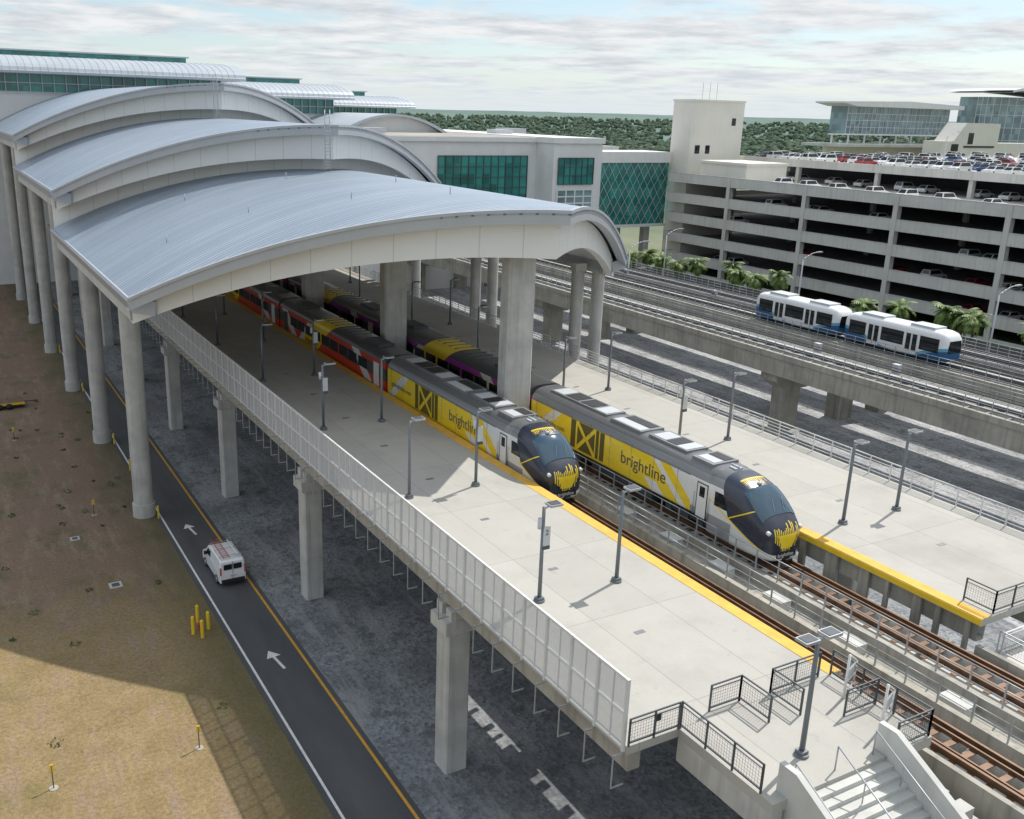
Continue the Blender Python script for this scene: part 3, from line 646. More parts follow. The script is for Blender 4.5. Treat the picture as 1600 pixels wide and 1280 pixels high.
# ------------------------------------------------------------ van
t=thing('delivery_van',(15.55,59.4,.03),'boxy white service van with red ladder on its roof','van')
m_vp=M('van_white_paint',(.78,.79,.8),.25,var=.03,coat=.5)
mb=MB()
prof=[(0,.35),(-.02,.9),(.0,1.3),(.06,1.82),(.2,1.95),(3.0,1.95),(3.25,1.86),(3.85,1.26),(4.5,1.04),(4.68,.8),(4.7,.35)]
rA=[( -(.84 if z<1.25 else .84-.12*(z-1.25)),y,z) for y,z in prof]; rB=[(-x,y,z) for x,y,z in rA]
rA2=[(x*1.08,(y-2.35)*.98+2.35,(z-.35)*.96+.37) for x,y,z in rA]; rB2=[(-x,y,z) for x,y,z in rA2]
mb.loft([rA2,rA,rB,rB2],sm=False)
make('body',mb,m_vp,parent=t)
for sx in (-1,1):
    mb=MB(); mb.box(min(sx*.06,sx*.62),max(sx*.06,sx*.62),-.05,.0,1.3,1.68); make('rear_window',mb,m_win,parent=t)
mb=MB(); mb.box(-.012,.012,-.035,.01,.6,1.85); make('door_seam',mb,m_black,parent=t)
mb=MB(); mb.poly([(-.68,3.32,1.84),(.68,3.32,1.84),(.8,3.87,1.28),(-.8,3.87,1.28)]); o=make('windshield',mb,m_win,parent=t); o.location=(0,.01,.03)
for sx in (-1,1):
    mb=MB(); mb.poly([(sx*.905,2.45,1.25),(sx*.905,3.55,1.25),(sx*.85,3.15,1.72),(sx*.85,2.45,1.72)]); make('side_window',mb,m_win,parent=t)
    mb=MB(); mb.box(sx*.84-.05,sx*.84+.05,-.07,.02,.95,1.5); make('tail_light',mb,m_red,parent=t)
    mb=MB(); mb.box(sx*1.0-.1,sx*1.0+.1,3.3,3.45,1.15,1.38); make('mirror',mb,m_black,parent=t)
    for yy in (.85,3.85):
        wh=MB(); wh.tube((sx*.74,yy,.33),(sx*.93,yy,.33),.34,18); o=make('wheel',wh,m_rub,parent=t)
        wh=MB(); wh.tube((sx*.93,yy,.33),(sx*.945,yy,.33),.2,12); make('rim',wh,m_steel,parent=o)
mb=MB(); mb.box(-.8,.8,-.1,0,.35,.6); make('bumper',mb,m_black,parent=t)
mb=MB(); mb.box(-.2,.2,-.065,-.04,.78,.9); make('number_plate',mb,m_palegrey,parent=t)
for yy in (.5,1.7,2.9):
    mb=MB(); mb.tube((-.75,yy,1.93),(-.75,yy,2.1),.02,6); mb.tube((.75,yy,1.93),(.75,yy,2.1),.02,6); mb.tube((-.78,yy,2.11),(.78,yy,2.11),.02,6); make('roof_rack_bar',mb,m_steel,parent=t)
mb=MB(); lx=-.35
for dx in (-.2,.2): mb.tube((lx+dx,.1,2.16),(lx+dx,3.4,2.16),.03,4)
for k in range(11): mb.tube((lx-.2,.2+k*.3,2.16),(lx+.2,.2+k*.3,2.16),.014,4)
make('ladder',mb,m_red,parent=t)
mb=MB(); mb.tube((.45,.3,2.17),(.45,2.9,2.17),.05,8); make('conduit_tube',mb,m_white,parent=t)
# ------------------------------------------------------------ bollards, markers
def bollard(x,y,h=1.25,r=.11):
    mb=MB(); mb.cyl(0,0,0,h-.08,r,14); mb.cyl(0,0,h-.08,h,r,14,r2=r*.45); make('bollard',mb,m_yel,loc=(x,y,0),label='yellow steel bollard standing in dry grass',category='bollard',group='yellow bollards')
for x,y in ((11.55,54.3),(11.95,53.6),(12.55,54.5),(12.15,55.6)): bollard(x,y)
mb=MB(); mb.cyl(0,0,0,.6,.13,12); mb.cyl(0,0,.6,.75,.16,12,r2=.05); mb.tube((-.22,0,.42),(.22,0,.42),.07,8); make('fire_hydrant',mb,m_red,loc=(12.05,54.5,0),label='red fire hydrant between yellow bollards',category='hydrant')
def marker(x,y):
    t=thing('marker_post',(x,y,0),'slim yellow utility marker post in grass','marker post','utility marker posts')
    mb=MB(); mb.tube((0,0,0),(0,0,1.3),.03,6); make('stake',mb,m_dksteel,parent=t)
    mb=MB(); mb.box(-.09,.09,-.02,.02,.95,1.35); make('plate',mb,m_yel,parent=t)
    mb=MB(); mb.cyl(0,0,0,.05,.22,12); make('collar',mb,m_concold,parent=t)
for x,y in ((9.05,42.9),(2.1,43),(9,76),(5,98)): marker(x,y)
for y in (73.2,93.0,113,133,85): 
    mb=MB(); mb.cyl(0,0,0,1.1,.07,10); make('delineator_post',mb,m_yel,loc=(13.45,y,0),label='yellow delineator post beside column and road',category='bollard',group='road delineators')
for x,y,s_ in ((8.4,63,.42),(7.0,72,.33)):
    mb=MB(); mb.box(-s_,s_,-s_,s_,0,.05); mb.box(-s_*.6,s_*.6,-s_*.6,s_*.6,.05,.065,1); make('drain_cover',mb,[m_conc,m_dksteel],loc=(x,y,.02),label='square concrete drain cover in grass',category='drain',group='drain covers')
t=thing('flatbed_trailer',(5.0,110,0),'small yellow flatbed trailer parked on bare dirt','trailer')
mb=MB(); mb.box(-2,2,-1,1,.5,.65); mb.tube((2,0,.5),(3.4,0,.45),.07,6); make('bed',mb,m_railtop,parent=t)
mb=MB(); mb.box(-2,2,-1.02,-1.001,.45,.7); make('side_rail',mb,m_yel,parent=t)
for sx in (-.45,.45):
    for yy in (-1.1,1.1):
        mb=MB(); mb.tube((sx,yy-.1,.34),(sx,yy+.1,.34),.33,14); make('wheel',mb,m_rub,parent=t)
# ------------------------------------------------------------ guideway
t=thing('elevated_guideway',(75,-30,8.3),'weathered concrete people mover guideway running beside the station','guideway')
mb=MB(); mb.box(0,.35,0,330,-1.9,.45); mb.box(-.12,-.001,0,330,-.1,.45); make('edge_girder',mb,m_concold,parent=t)
mb=MB(); mb.box(.351,7.0,0,330,-.5,-.1); make('near_deck',mb,m_deckdark,parent=t)
mb=MB(); mb.box(10.5,10.799,0,330,-1.9,.3); make('edge_girder',mb,m_concold,parent=t)
mb=MB(); mb.box(10.8,15.2,0,330,-.5,-.1); make('middle_deck',mb,m_deckdark,parent=t)
mb=MB(); mb.box(18.2,22,0,330,-.5,-.1); make('far_deck',mb,m_deckdark,parent=t)
mb=MB(); mb.box(22.001,22.3,0,330,-1.9,.3); make('edge_girder',mb,m_concold,parent=t)
boxes('girder',[(a,a+1.4,0,330,-2,-.503) for a in (1.4,4.8,12.3,19.4)],m_concold,t)
boxes('running_pad',[(x,x+.5,0,330,-.1,.22) for x in (2.0,4.2,11.8,13.9,18.6,20.7)],m_conc,t)
boxes('guide_beam',[(x,x+.15,0,330,.1,.45) for x in (3.3,13.0,19.9)]+[(x-.25,x-.2,0,330,.2,.5) for x in (3.3,13.0,19.9)]+[(x,x+.1,0,330,.35,.45) for x in (1.5,5.3,11.4,14.8,18.3,21.5)]+[(x,x+.07,0,330,.6,.68) for x in (5.5,14.95,18.25)],m_dksteel,t)
tz=[]
for k in range(90):
    y=40+k*1.9
    if y<185: tz.append((1.3,5.6,y,y+.18,-.099,.12))
boxes('cross_tie',tz,m_midgrey,t)
gr=railsec(5,1.1,3,.025)
for q in (1.25,3.75): gr.box(-.025,.025,q-.025,q+.025,0,1.1)
base=None
for x,z in ((75.2,8.75),(81.8,8.2),(85.7,8.6),(90.0,8.2),(93.4,8.2),(97.1,8.6)):
    y=10
    while y<175:
        if base is None: base=make('railing_section',gr,m_steel,loc=(x,y,z),label='grey steel walkway railing on the guideway',category='railing',group='guideway railings')
        else: dup(base,(x,y,z))
        y+=5
for k in range(16):
    x=R.choice((81.3,93.8)); y=20+k*9.7
    mb=MB(); mb.box(-.25,.25,-.35,.35,0,.9); mb.box(-.28,.28,-.38,.38,.9,.95)
    make('signal_cabinet',mb,m_palegrey,loc=(x,y,8.2),label='grey trackside cabinet on the guideway deck',category='cabinet',group='trackside cabinets')
def gpier(y,f=[None]):
    if f[0] is None:
        t=thing('guideway_pier',(0,y,0),'concrete hammerhead pier holding the guideway','pier','guideway piers')
        boxes('shaft',[(77.1,79.3,-.9,.9,0,4.6),(85.8,88,-.9,.9,0,4.6),(92.5,94.5,-.9,.9,0,4.6)],m_concold,t)
        mb=MB(); mb.prism([(75.4,6.3),(75.4,5.6),(77,4.6),(80,4.6),(82,5.6),(82,6.3)],'y',-1.1,1.1); make('cap',mb,m_concold,parent=t)
        mb=MB(); mb.prism([(85,6.3),(85,5.4),(86,4.6),(94.6,4.6),(97,5.6),(97,6.3)],'y',-1.1,1.1); make('cap',mb,m_concold,parent=t); f[0]=t
    else: dup(f[0],(0,y,0))
for y in (69.3,113.5,25,157.7,200): gpier(y)
m_pm,nt,b=newmat('people_mover_paint'); s=nt.nodes.new('ShaderNodeSeparateXYZ'); tcn=nt.nodes.new('ShaderNodeTexCoord'); nt.links.new(tcn.outputs['Object'],s.inputs[0])
wv=mth(nt,'ADD',.95,mth(nt,'MULTIPLY',mth(nt,'SINE',mth(nt,'ADD',1.9,mth(nt,'MULTIPLY',s.outputs[1],.5))),.75))
f1=mth(nt,'LESS_THAN',s.outputs[2],wv); f2=mth(nt,'LESS_THAN',s.outputs[2],mth(nt,'SUBTRACT',wv,.32))
c=mixc(nt,f1,(.78,.79,.8),(.12,.36,.52)); c=mixc(nt,f2,c,(.02,.1,.24)); nt.links.new(c,b.inputs['Base Color']); b.inputs['Roughness'].default_value=.3
def mover(y):
    t=thing('people_mover_car',(88,y,8.75),'white driverless people mover car with blue wave on guideway','people mover','people mover cars')
    mb=MB(); rings=[]
    for d,hw,zt,zb in ((0,1.0,2.3,.5),(.12,1.2,2.7,.35),(.5,1.35,3.05,.25),(1.2,1.4,3.2,.2),(6,1.4,3.22,.2),(11.2,1.4,3.2,.2),(11.9,1.35,3.05,.25),(12.28,1.2,2.7,.35),(12.4,1.0,2.3,.5)): rings.append(ring(d,zb,4.0,(hw,zt)))
    mb.loft(rings); make('body',mb,m_pm,parent=t)
    for sx in (-1,1):
        for y0,y1 in ((.8,2.95),(4.85,7.55),(9.5,11.6)):
            mb=MB(); mb.box(sx*1.405-.015,sx*1.405+.015,y0,y1,1.05,2.45); make('window',mb,m_win,parent=t)
        for y0 in (3.2,7.8):
            for q in (0,.72):
                mb=MB(); mb.box(sx*1.41-.02,sx*1.41+.02,y0+q,y0+q+.66,.35,2.5); d=make('door',mb,m_white,parent=t)
                mb=MB(); mb.box(sx*1.43-.015,sx*1.43+.015,y0+q+.07,y0+q+.59,.7,2.42); make('door_window',mb,m_win,parent=d)
    for yy,q in ((0,-1),(12.4,1)):
        mb=MB(); mb.prism([(-.98,1.1),(.98,1.1),(1.0,1.7),(.85,2.35),(-.85,2.35),(-1.0,1.7)],'y',min(yy,yy+q*.03),max(yy,yy+q*.03)); make('windshield',mb,m_win,parent=t)
    boxes('roof_unit',[(-.9,.9,1.8,4.6,3.15,3.38),(-.9,.9,7.8,10.6,3.15,3.38)],m_palegrey,t)
    mb=MB(); mb.box(-1.05,1.05,1,11.4,-.1,.25)
    for yy in (2.4,10):
        for sx in (-1,1): mb.tube((sx*.8,yy,-.15),(sx*1.1,yy,-.15),.4,14)
    make('undercarriage',mb,m_black,parent=t)
mover(57.6); mover(70.8)
# ------------------------------------------------------------ cars
paints=[('white',(.8,.8,.8)),('silver',(.55,.56,.57)),('black',(.02,.02,.022)),('grey',(.2,.205,.21)),('red',(.4,.03,.03)),('blue',(.04,.1,.25)),('white',(.82,.82,.8)),('pale grey',(.62,.62,.62))]
def carmesh(suv):
    mb=MB(); h=1.45 if not suv else 1.7; r=.95 if not suv else 1.05
    pr=[(-2.25,.32),(-2.28,.6),(-2.15,.82),(-1.2,r-.03),(1.7,r),(2.2,r-.05),(2.27,.6),(2.22,.32)]
    a=[(-.8,y,z) for y,z in pr]; b_=[(.8,y,z) for y,z in pr]; a2=[(-.9,y*.98,z*.96+.01) for y,z in pr]; b2=[(.9,y*.98,z*.96+.01) for y,z in pr]
    mb.loft([a2,a,b_,b2],0,False)
    yb=(-1.25,1.9) if not suv else (-1.2,2.15); yt=(-.55,1.25) if not suv else (-.6,1.9)
    B=[Vector(q) for q in ((-.8,yb[0],r-.04),(.8,yb[0],r-.04),(.8,yb[1],r-.04),(-.8,yb[1],r-.04))]; T=[Vector(q) for q in ((-.64,yt[0],h),(.64,yt[0],h),(.64,yt[1],h),(-.64,yt[1],h))]
    mb.add(B+T,[(0,1,5,4),(1,2,6,5),(2,3,7,6),(3,0,4,7),(4,5,6,7)],0)
    cen=Vector((0,.35,1.2))
    for i in range(4):
        q=[B[i],B[(i+1)%4],T[(i+1)%4],T[i]]; m_=sum(q,Vector())/4; nrm=(q[1]-q[0]).cross(q[3]-q[0]).normalized()
        if nrm.dot(m_-cen)<0: nrm=-nrm
        mb.add([m_+(v-m_)*.86+nrm*.012 for v in q],[(0,1,2,3)],1)
    for sx in (-1,1):
        for y in (-1.4,1.4): mb.tube((sx*.72,y,.32),(sx*.91,y,.32),.32,12,2)
        mb.box(sx*.7-.15,sx*.7+.15,-2.3,-2.2,.6,.72,3)
    return mb
cbase=[]
for nm,cl in paints:
    pm=M('car_paint_'+nm.replace(' ','_'),cl,.3,.0,var=.03,coat=.6)
    for suv in (0,1): cbase.append((nm,suv,mesh('parked_car',carmesh(suv),[pm,m_win,m_rub,m_palegrey])))
def car(x,y,z,rot,grp,idx=None):
    nm,suv,me=cbase[R.randrange(len(cbase)) if idx is None else idx]
    o=bpy.data.objects.new('parked_car',me); COL.objects.link(o); o.location=(x,y,z); o.rotation_euler=(0,0,rot+R.uniform(-.03,.03))
    setp(o,'%s %s parked on the garage deck'%(nm,'sport utility car' if suv else 'saloon car'),'car',grp)
# ------------------------------------------------------------ garage
LV=[3.1,7.2,11.3,15.4,19.5]
GY0,GY1=20,163; XG=140
t=thing('parking_garage',(XG,GY0,0),'long multi storey concrete parking garage with open decks','parking garage')
D=GY1-GY0
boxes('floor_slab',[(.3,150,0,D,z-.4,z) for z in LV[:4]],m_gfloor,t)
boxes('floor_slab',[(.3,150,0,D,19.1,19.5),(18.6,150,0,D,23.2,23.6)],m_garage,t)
boxes('spandrel_panel',[(0,.3,0,D,z-.8,z+1.05) for z in LV]+[(0.31,100,D,D+.3,z-.8,z+1.05) for z in LV]+[(18,18.4,0,D,22.6,24.1),(0,.3,0,D,0,.6)],m_garage,t)
boxes('spandrel_coping',[(-.06,.36,0,D,z+1.053,z+1.14) for z in LV],m_conclight,t)
cl_=[]; y=9
while y<D:
    cl_.append((-.1,-.003,y-.45,y+.45,0,20.5)); cl_.append((.32,1.0,y-.4,y+.4,0,19.1))
    cl_.append((18.5,19.3,y-.4,y+.4,0,23.2))
    y+=19.3
boxes('column',cl_,m_garage,t)
boxes('inner_shade_wall',[(36,37,0,D,0,23.1)],m_dark,t)  # added near-black wall stands for the shade deep inside
mb=MB(); mb.box(2.5,13.5,D-20,D-7,19.52,22.9); mb.box(2.2,13.8,D-20.3,D-6.7,22.9,23.4); make('stair_enclosure',mb,m_cream,parent=t)
t=thing('stair_tower',(142.5,160,0),'tall cream stair tower at the corner of the garage','tower')
mb=MB(); mb.box(0,14.5,0,6,0,35.0); mb.box(-.15,14.65,-.15,6.15,35.0,35.4); make('wall',mb,m_cream,parent=t)
for a,b_,c_,d_ in ((1.5,2.8,24.5,26.2),(11.2,12.3,30.3,31.8),(4.4,5.6,24.5,26.2)):
    mb=MB(); mb.box(a,b_,-.06,.0,c_,d_); make('window',mb,m_win,parent=t)
for x in (5,7,9):
    mb=MB(); mb.tube((x,3,35.4),(x,3,39),.05,6); make('roof_mast',mb,m_steel,parent=t)
for k in range(15): car(XG+4.0+R.uniform(-.3,.3),150-18-k*7.1+R.uniform(-1.8,1.8)+3,19.5,math.pi/2+R.choice((0,math.pi)),'cars on the garage front deck',R.choice((0,1,12,13,0,2,6)))
for k in range(9): car(XG+22,146-k*7.6+R.uniform(-2,2),19.5,math.pi/2,'cars on the garage front deck',R.choice((2,3,6,12,14)))
for z in LV[:4]:
    for k in range(7):
        car(XG+4.2,64+R.uniform(0,90),z,math.pi/2,'cars on the lower garage decks',R.choice((0,1,2,3,12,8,10)))
PALE=(0,1,12,13,2,3,14,15,4,6,8,10,0,12,1,13)
for r_,x in enumerate((161.5,167.3,175,180.5,190,199,208,217,226,236,246,257,268,280)):
    y=157
    while y>(78 if x<185 else 100):
        if R.random()<.88: car(x+R.uniform(-.3,.3),y,23.6,(math.pi/2 if x<185 else 0)+R.choice((0,math.pi)),'cars on the garage roof deck',R.choice(PALE))
        y-=3.3 if x<185 else 6.2
# ------------------------------------------------------------ terminal buildings
def frames(x0,x1,z0,z1,y,nx,nz,w=.12,dep=.15):
    mb=MB()
    for i in range(nx+1): x=x0+(x1-x0)*i/nx; mb.box(x-w/2,x+w/2,y-dep,y,z0,z1)
    for i in range(nz+1): z=z0+(z1-z0)*i/nz; mb.box(x0,x1,y-dep-.012,y-dep+.05,z-w/2,z+w/2)
    return mb
t=thing('station_building',(60,158,0),'white panelled station building with teal glass bays','building')
boxes('wall',[(0,43,0,80,0,26.6),(12,43.3,-.5,80,26.6,27.4),(43.0,54,-6,70,0,26.6),(42.7,54.3,-6.4,70,26.602,27.6),(54.0,78,20,70,0,25.2)],m_white,t)
mb=MB(); mb.box(22,41,-.15,0,16.4,24.1); make('window',mb,m_teal,parent=t)
make('window_frame',frames(22,41,16.4,24.1,-.15,12,4),m_dksteel,parent=t)
mb=MB(); mb.box(44,52,-6.15,-6,19.2,24); make('window',mb,m_teal,parent=t)
make('window_frame',frames(44,52,19.2,24,-6.15,6,3),m_dksteel,parent=t)
mb=MB(); mb.box(44,52,-6.12,-6,12,18.2); make('window',mb,m_blueg,parent=t); make('window_frame',frames(44,52,12,18.2,-6.12,4,5,.25),m_white,parent=t)
boxes('roof_plant',[(x,x+a,y,y+b_,25,28.4) for x,y,a,b_ in ((15,20,6,4),(30,30,8,5),(38,50,5,5),(46,20,4,4),(60,40,6,4),(25,60,6,4))],m_palegrey,t)
m_memb=M('roof_membrane',(.34,.32,.29),.9,var=.2,scale=.1)
boxes('roof_membrane',[(12.5,42.5,.5,79,27.402,27.45),(54.2,77.8,20.2,69.8,25.202,25.25)],m_memb,t)
t=thing('glazed_bridge',(114,165,0),'pedestrian bridge clad in teal glass with diamond lattice','bridge')
mb=MB(); mb.box(.4,27.5,0,9,9.6,22.4); make('glazing',mb,m_teal,parent=t)
boxes('roof_band',[(.3,27.8,-.3,9.3,22.4,24.6),(.3,27.8,-.3,9.3,9.0,9.6)],m_white,t)
mb=MB()
def clip(p,q,lo,hi):
    d=q-p; ts=sorted(((lo-p.x)/d.x,(hi-p.x)/d.x)); t0=max(0,ts[0]);t1=min(1,ts[1])
    return (p+d*t0,p+d*t1) if t0<t1 else None
for k in range(-8,17):
    x0=k*1.9
    for sg in (1,-1):
        a=Vector((x0,-.12,9.6)); b2=Vector((x0+12.8*.62,-.12,22.4))
        if sg<0: a=Vector((x0+12.8*.62,-.12,9.6)); b2=Vector((x0,-.12,22.4))
        r_=clip(a,b2,.4,27.5)
        if r_: mb.tube(r_[0],r_[1],.05,4)
make('lattice',mb,m_palegrey,parent=t)
boxes('leg',[(x,x+1.4,2,3.6,0,9) for x in (6,16,24)],m_conc,t)
m_roof2=M('barrel_roof_metal',(.46,.5,.54),.4,.3,var=.06,scale=.3)
def hall(x0,x1,y,zg0,zg1,zt,label):
    t=thing('terminal_hall',(x0,y,0),label,'building','terminal halls'); W=x1-x0
    mb=MB(); mb.box(0,W,0,40,0,zg0); make('wall',mb,m_white,parent=t)
    mb=MB(); mb.box(.5,W-3,-.1,39,zg0,zg1); make('glazing',mb,m_teal,parent=t)
    make('window_frame',frames(.5,W-3,zg0,zg1,-.1,int(W/2),2,.14,.5),m_steel,parent=t)
    mb=MB(); Hh=zt-zg1; pts=[(-3.5,zg1),(-3.6,zg1+.4)]
    for k in range(9):
        a=math.pi/2*k/8; pts.append((-3.5+ (1-math.cos(a))*14, zg1+.5+Hh*math.sin(a)))
    pts+=[(45,zg1+Hh+.4),(45,zg1)]
    mb.prism(pts,'x',-1,W+1); make('barrel_roof',mb,m_roof2,parent=t)
    mb=MB()
    k=0
    while k*1.2<W:
        for a,b2 in zip(pts[1:9],pts[2:10]): mb.tube((k*1.2,a[0],a[1]+.02),(k*1.2,b2[0],b2[1]+.02),.04,4)
        k+=1
    make('roof_rib',mb,m_steel,parent=t)
    mb=MB(); mb.box(-1,W-6,13,30,zt+.45,zt+1.5); make('upper_roof',mb,m_teal,parent=t)
    mb=MB(); mb.box(-1.5,W-5.5,12.5,30,zt+1.5,zt+1.75); make('upper_roof_cap',mb,m_roof2,parent=t)
hall(-60,55,190,33.2,36.2,39.0,'large terminal hall with teal glass band and barrel metal roof')
hall(52,87,214,30.5,33.7,36.6,'terminal hall with teal glass and pale barrel metal roof')
hall(85,113,236,29.5,32.3,34.7,'smaller terminal hall with pale barrel metal roof')
t=thing('vaulted_roof',(86,186,0),'pale segmental vaulted roof above white wall','roof')
mb=MB(); pts=[(-12.5+25*k/20, 26.5+4.0*(1-((k-10)/10)**2)) for k in range(21)]
mb.prism([(-12.5,15)]+pts+[(12.5,15)],'y',0,30); make('end_wall',mb,m_white,parent=t)
mb=MB(); up=[(x*1.03,z+.5) for x,z in pts]; mb.prism(up+[(x,z+.02) for x,z in pts][::-1],'y',-1.5,31); make('vault_shell',mb,m_roof2,parent=t)
t=thing('airport_terminal',(310,262,0),'glass fronted airport terminal with thin overhanging roof','building')
mb=MB(); mb.box(2,62,2,10,27.5,37.5); make('glazing',mb,m_blueg,parent=t); make('window_frame',frames(2,62,27.5,37.5,2,26,4,.2),m_white,parent=t)
mb=MB(); mb.box(0,66,0,10,0,23); make('wall',mb,m_cream,parent=t)
mb=MB(); mb.prism([(-6,38.6),(-6,39.1),(30,39.9),(64,39.0),(64,37.5),(1,37.5)],'y',-3,11); make('roof',mb,m_white,parent=t)
mb=MB(); mb.box(-12,66,-8,10,23,24.0); make('canopy_deck',mb,m_conclight,parent=t)
boxes('canopy_post',[(x,x+.5,-1.5,-1.0,24.0,27.3) for x in range(-9,66,9)]+[(-12,66,-3,-2.2,27.1,27.6)],m_white,t)
t=thing('airport_terminal_wing',(386,262,0),'curved glass terminal wing under a swept white roof','building')
mb=MB(); pts=[(60*math.cos(math.pi+math.pi*k/24)*.6+36,14*math.sin(math.pi+math.pi*k/24)) for k in range(25)]
mb.prism(pts+[(72,8),(0,8)],'z',16,43); make('glazing',mb,m_blueg,parent=t)
mb=MB()
for x,y in pts: mb.tube((x,y-.1,16),(x,y-.1,43),.15,4)
for z in (21,26,31,36,40): 
    for a,b2 in zip(pts,pts[1:]): mb.tube((a[0],a[1]-.1,z),(b2[0],b2[1]-.1,z),.12,4)
make('window_frame',mb,m_white,parent=t)
mb=MB()
def swz(x): return 46.3-3.2*((x)/80)**1.5 if x>0 else 46.3+x*.15
sw=[(-7+87*k/16) for k in range(17)]
mb.grid([[(x,-19,swz(x)) for x in sw],[(x,9,swz(x)) for x in sw]]); mb.grid([[(x,-19,swz(x)-.9) for x in sw],[(x,9,swz(x)-.9) for x in sw]]); mb.grid([[(x,-19,swz(x)) for x in sw],[(x,-19,swz(x)-.9) for x in sw]]); make('roof',mb,m_white,parent=t)
t=thing('access_ramp_building',(326,232,0),'stepped cream concrete ramp and wall before the terminal','building')
mb=MB(); mb.prism([(0,0),(0,26),(6,26),(12,32.5),(32,32.5),(32,0)],'y',0,8); make('wall',mb,m_cream,parent=t)
boxes('wall',[(32,90,0,8,0,25.5)],m_cream,t)
boxes('window',[(5,9,-.1,0,22,25),(14,17,-.1,0,25,29),(12,30,-.3,-.05,23.8,24.4)],m_win,t)
# ------------------------------------------------------------ street lamps
def slamp(x,y,h,z=0,grp='street lamps'):
    t=thing('street_lamp',(x,y,z),'tall grey street lamp with curved arm','street lamp',grp)
    mb=MB(); mb.tube((0,0,0),(0,0,h-1),.16,8,r2=.09)
    p=Vector((0,0,h-1))
    for k in range(1,6): q=Vector((.5*k,-.1*k,h-1+math.sin(k/5*math.pi/2)*1.1)); mb.tube(p,q,.07,6); p=q
    make('post',mb,m_palegrey,parent=t)
    mb=MB(); mb.box(p.x-.1,p.x+1.0,p.y-.2,p.y+.2,p.z-.08,p.z+.1); make('lamp_head',mb,m_steel,parent=t)
for x,y in ((122,75),(122,108),(122,141),(103,128)): slamp(x,y,11.5)
for k in range(6): slamp(R.uniform(165,250),R.uniform(80,155),6.5,23.6,'garage deck lamps')
# ------------------------------------------------------------ palms
m_trunk=M('palm_trunk',(.16,.13,.1),.9,var=.25,scale=3)
m_frond=M('palm_frond',(.13,.2,.045),.6,var=.45,scale=1.3)
def palm(x,y,h,seed):
    r=random.Random(seed); t=thing('palm_tree',(x,y,0),'small sabal palm with bushy crown beside the garage','palm tree','palms along the garage',rot=r.uniform(0,6))
    mb=MB(); p=Vector((0,0,0)); lean=r.uniform(-.05,.05)
    for k in range(6): q=Vector((lean*k,lean*k*.5,h*(k+1)/6)); mb.tube(p,q,.2-.012*k,8,r2=.19-.012*k); p=q
    make('trunk',mb,m_trunk,parent=t)
    mb=MB()
    for k in range(60):
        a=r.uniform(0,2*math.pi); e0=r.uniform(-.7,1.35); L=r.uniform(1.8,2.7); d=Vector((math.cos(a),math.sin(a),0)); side=Vector((-d.y,d.x,0))
        prev=p.copy(); e=e0
        for j in range(7):
            e-=.2; st=(d*math.cos(e)+Vector((0,0,1))*math.sin(e))*(L/7); q=prev+st
            w_=.46*math.sin((j+1)/8*math.pi)+.14
            for sg in (-1,1):
                tip=prev+st*1.6+side*sg*w_-Vector((0,0,w_*.55)); mb.add([prev,q,tip],[(0,1,2)])
                tip=prev+st*1.0+side*sg*w_*.9-Vector((0,0,w_*.3)); mb.add([prev,prev+st*.5,tip],[(0,1,2)])
            prev=q
    make('crown',mb,m_frond,parent=t,recalc=False)
for k,(x,y) in enumerate(((124,124),(124.5,120),(125,115.5),(124,90.7),(125.5,84.5),(126,82),(124.5,140),(123,143.5),(126,136),(124,79),(127,72),(123,147),(125,66),(121,150),(127,128),(123,96))): palm(x,y,5.6+R.uniform(-.6,.9),k)
m_leaf=M('shrub_leaf',(.08,.12,.03),.7,var=.4,scale=2)
def leafball(mb,c,rad,n,r,ls=.35,flat=.8):
    for _ in range(n):
        v=Vector((r.gauss(0,1),r.gauss(0,1),r.gauss(0,1))).normalized(); rr=rad*(.6+.45*r.random()); q=Vector(c)+Vector((v.x*rr,v.y*rr,v.z*rr*flat))
        a=Vector((r.gauss(0,1),r.gauss(0,1),r.gauss(0,1))).normalized()*ls; b_=a.cross(v).normalized()*ls
        mb.add([q-a,q+b_,q+a,q-b_],[(0,1,2,3)])
for k in range(16):
    mb=MB(); r=random.Random(k+50); leafball(mb,(0,0,.6),.9,160,r,.2); leafball(mb,(.8,.6,.4),.6,80,r,.2)
    make('shrub',mb,m_leaf,loc=(R.uniform(120,131),R.uniform(55,148),0),recalc=False,label='low green shrub on the verge by the garage',category='shrub',group='verge shrubs')
for k in range(60):
    mb=MB(); r=random.Random(k+150); leafball(mb,(0,0,.05),r.uniform(.15,.4),26,r,.07,.35)
    make('weed_tuft',mb,m_leaf,loc=(R.uniform(-4,13),R.uniform(44,120),.02),recalc=False,label='small green weed tuft on bare dirt',category='weed',group='weed tufts')
for k in range(7):
    mb=MB(); mb.prism([(-.3,0),(.3,0),(.1,1.0),(-.1,1.0)],'x',-.9,.9); make('traffic_barrier',mb,m_red,loc=(118+R.uniform(-6,6),146+k*.9,0),label='orange plastic traffic barrier by the road',category='barrier',group='traffic barriers')
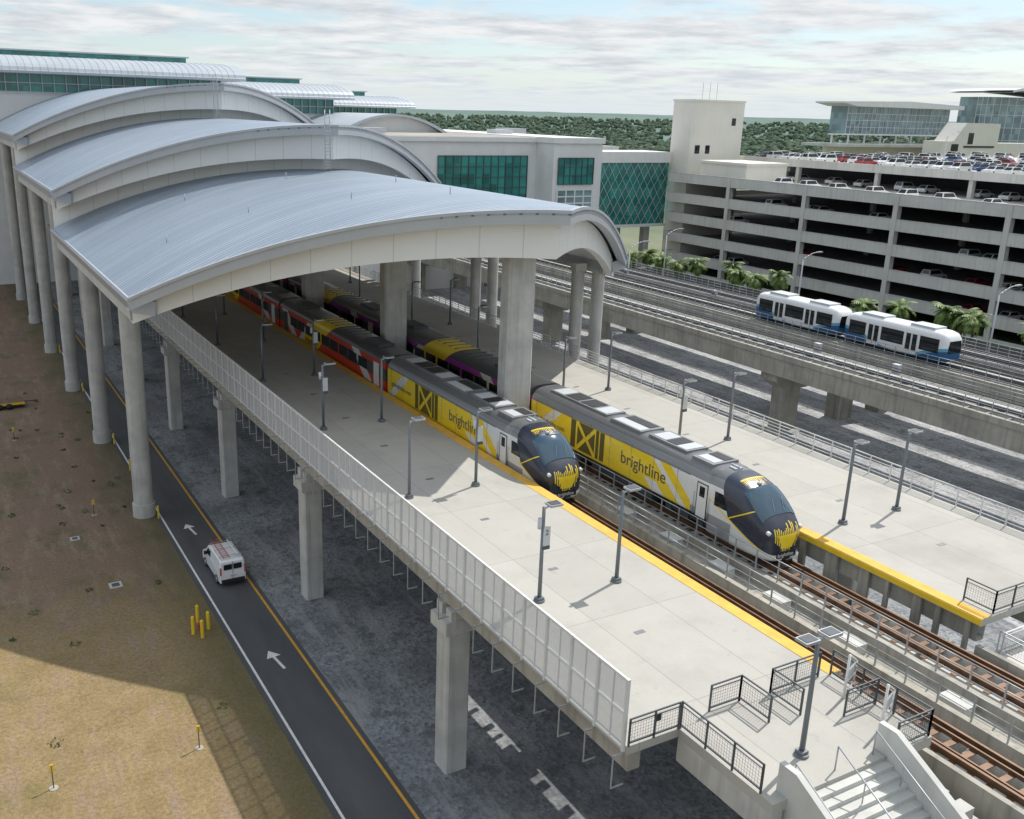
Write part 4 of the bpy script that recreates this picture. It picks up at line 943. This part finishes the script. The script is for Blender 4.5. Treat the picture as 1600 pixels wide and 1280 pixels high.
# ------------------------------------------------------------ distant forest and hills
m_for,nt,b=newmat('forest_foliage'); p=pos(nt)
c=mixc(nt,ramp(nt,noise(nt,p,.02,6,.7),.35,.65),(.055,.095,.06),(.10,.15,.08)); c=mixc(nt,ramp(nt,noise(nt,p,.6,4,.7),.4,.7),c,(.055,.08,.055)); nt.links.new(c,b.inputs['Base Color']); b.inputs['Roughness'].default_value=.95  # leaf greens lightened to carry distance haze
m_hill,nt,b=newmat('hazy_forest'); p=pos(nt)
c=mixc(nt,ramp(nt,noise(nt,p,.006,8,.7),.35,.65),(.075,.13,.115),(.12,.185,.15)); nt.links.new(c,b.inputs['Base Color']); b.inputs['Roughness'].default_value=1  # distance haze painted in as a bluish green
def hillz(x,y):
    r=math.hypot(x,y); q=min(1,max(0,(r-1100)/2200)); return 40*q*q*(3-2*q)
mb=MB(); rows=[]
for i in range(15):
    r=1000+i*220; rows.append([(r*math.sin(a),r*math.cos(a),hillz(r,0)-1+(R.uniform(0,4) if i>1 else 0)) for a in [math.radians(-95+200*k/160) for k in range(161)]])
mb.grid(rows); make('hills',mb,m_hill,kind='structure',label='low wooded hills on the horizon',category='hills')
bm=bmesh.new(); bmesh.ops.create_icosphere(bm,subdivisions=1,radius=1); IV=[v.co.copy() for v in bm.verts]; IF=[[v.index for v in f.verts] for f in bm.faces]; bm.free()
mb=MB(); r=random.Random(3)
for k in range(10000):
    d=r.uniform(420,800) if k<3600 else r.uniform(700,2300)
    a=math.radians(r.uniform(-2,62)); x=d*math.sin(a); y=d*math.cos(a)
    if y<290 : continue
    if 280<x<480 and y<340: continue
    s_=r.uniform(1.8,3.4)*(1 if d<800 else 1.7); hz_=s_*r.uniform(.8,1.1); zc_=hillz(x,y)+4.5-hz_*.3+r.uniform(0,2)
    mb.add([(x+v.x*s_*r.uniform(.65,1.2),y+v.y*s_*r.uniform(.65,1.2),zc_+v.z*hz_*r.uniform(.7,1.25)) for v in IV],IF)
make('forest',mb,m_for,recalc=False,kind='stuff',label='distant mass of green woodland beyond the airport',category='forest')
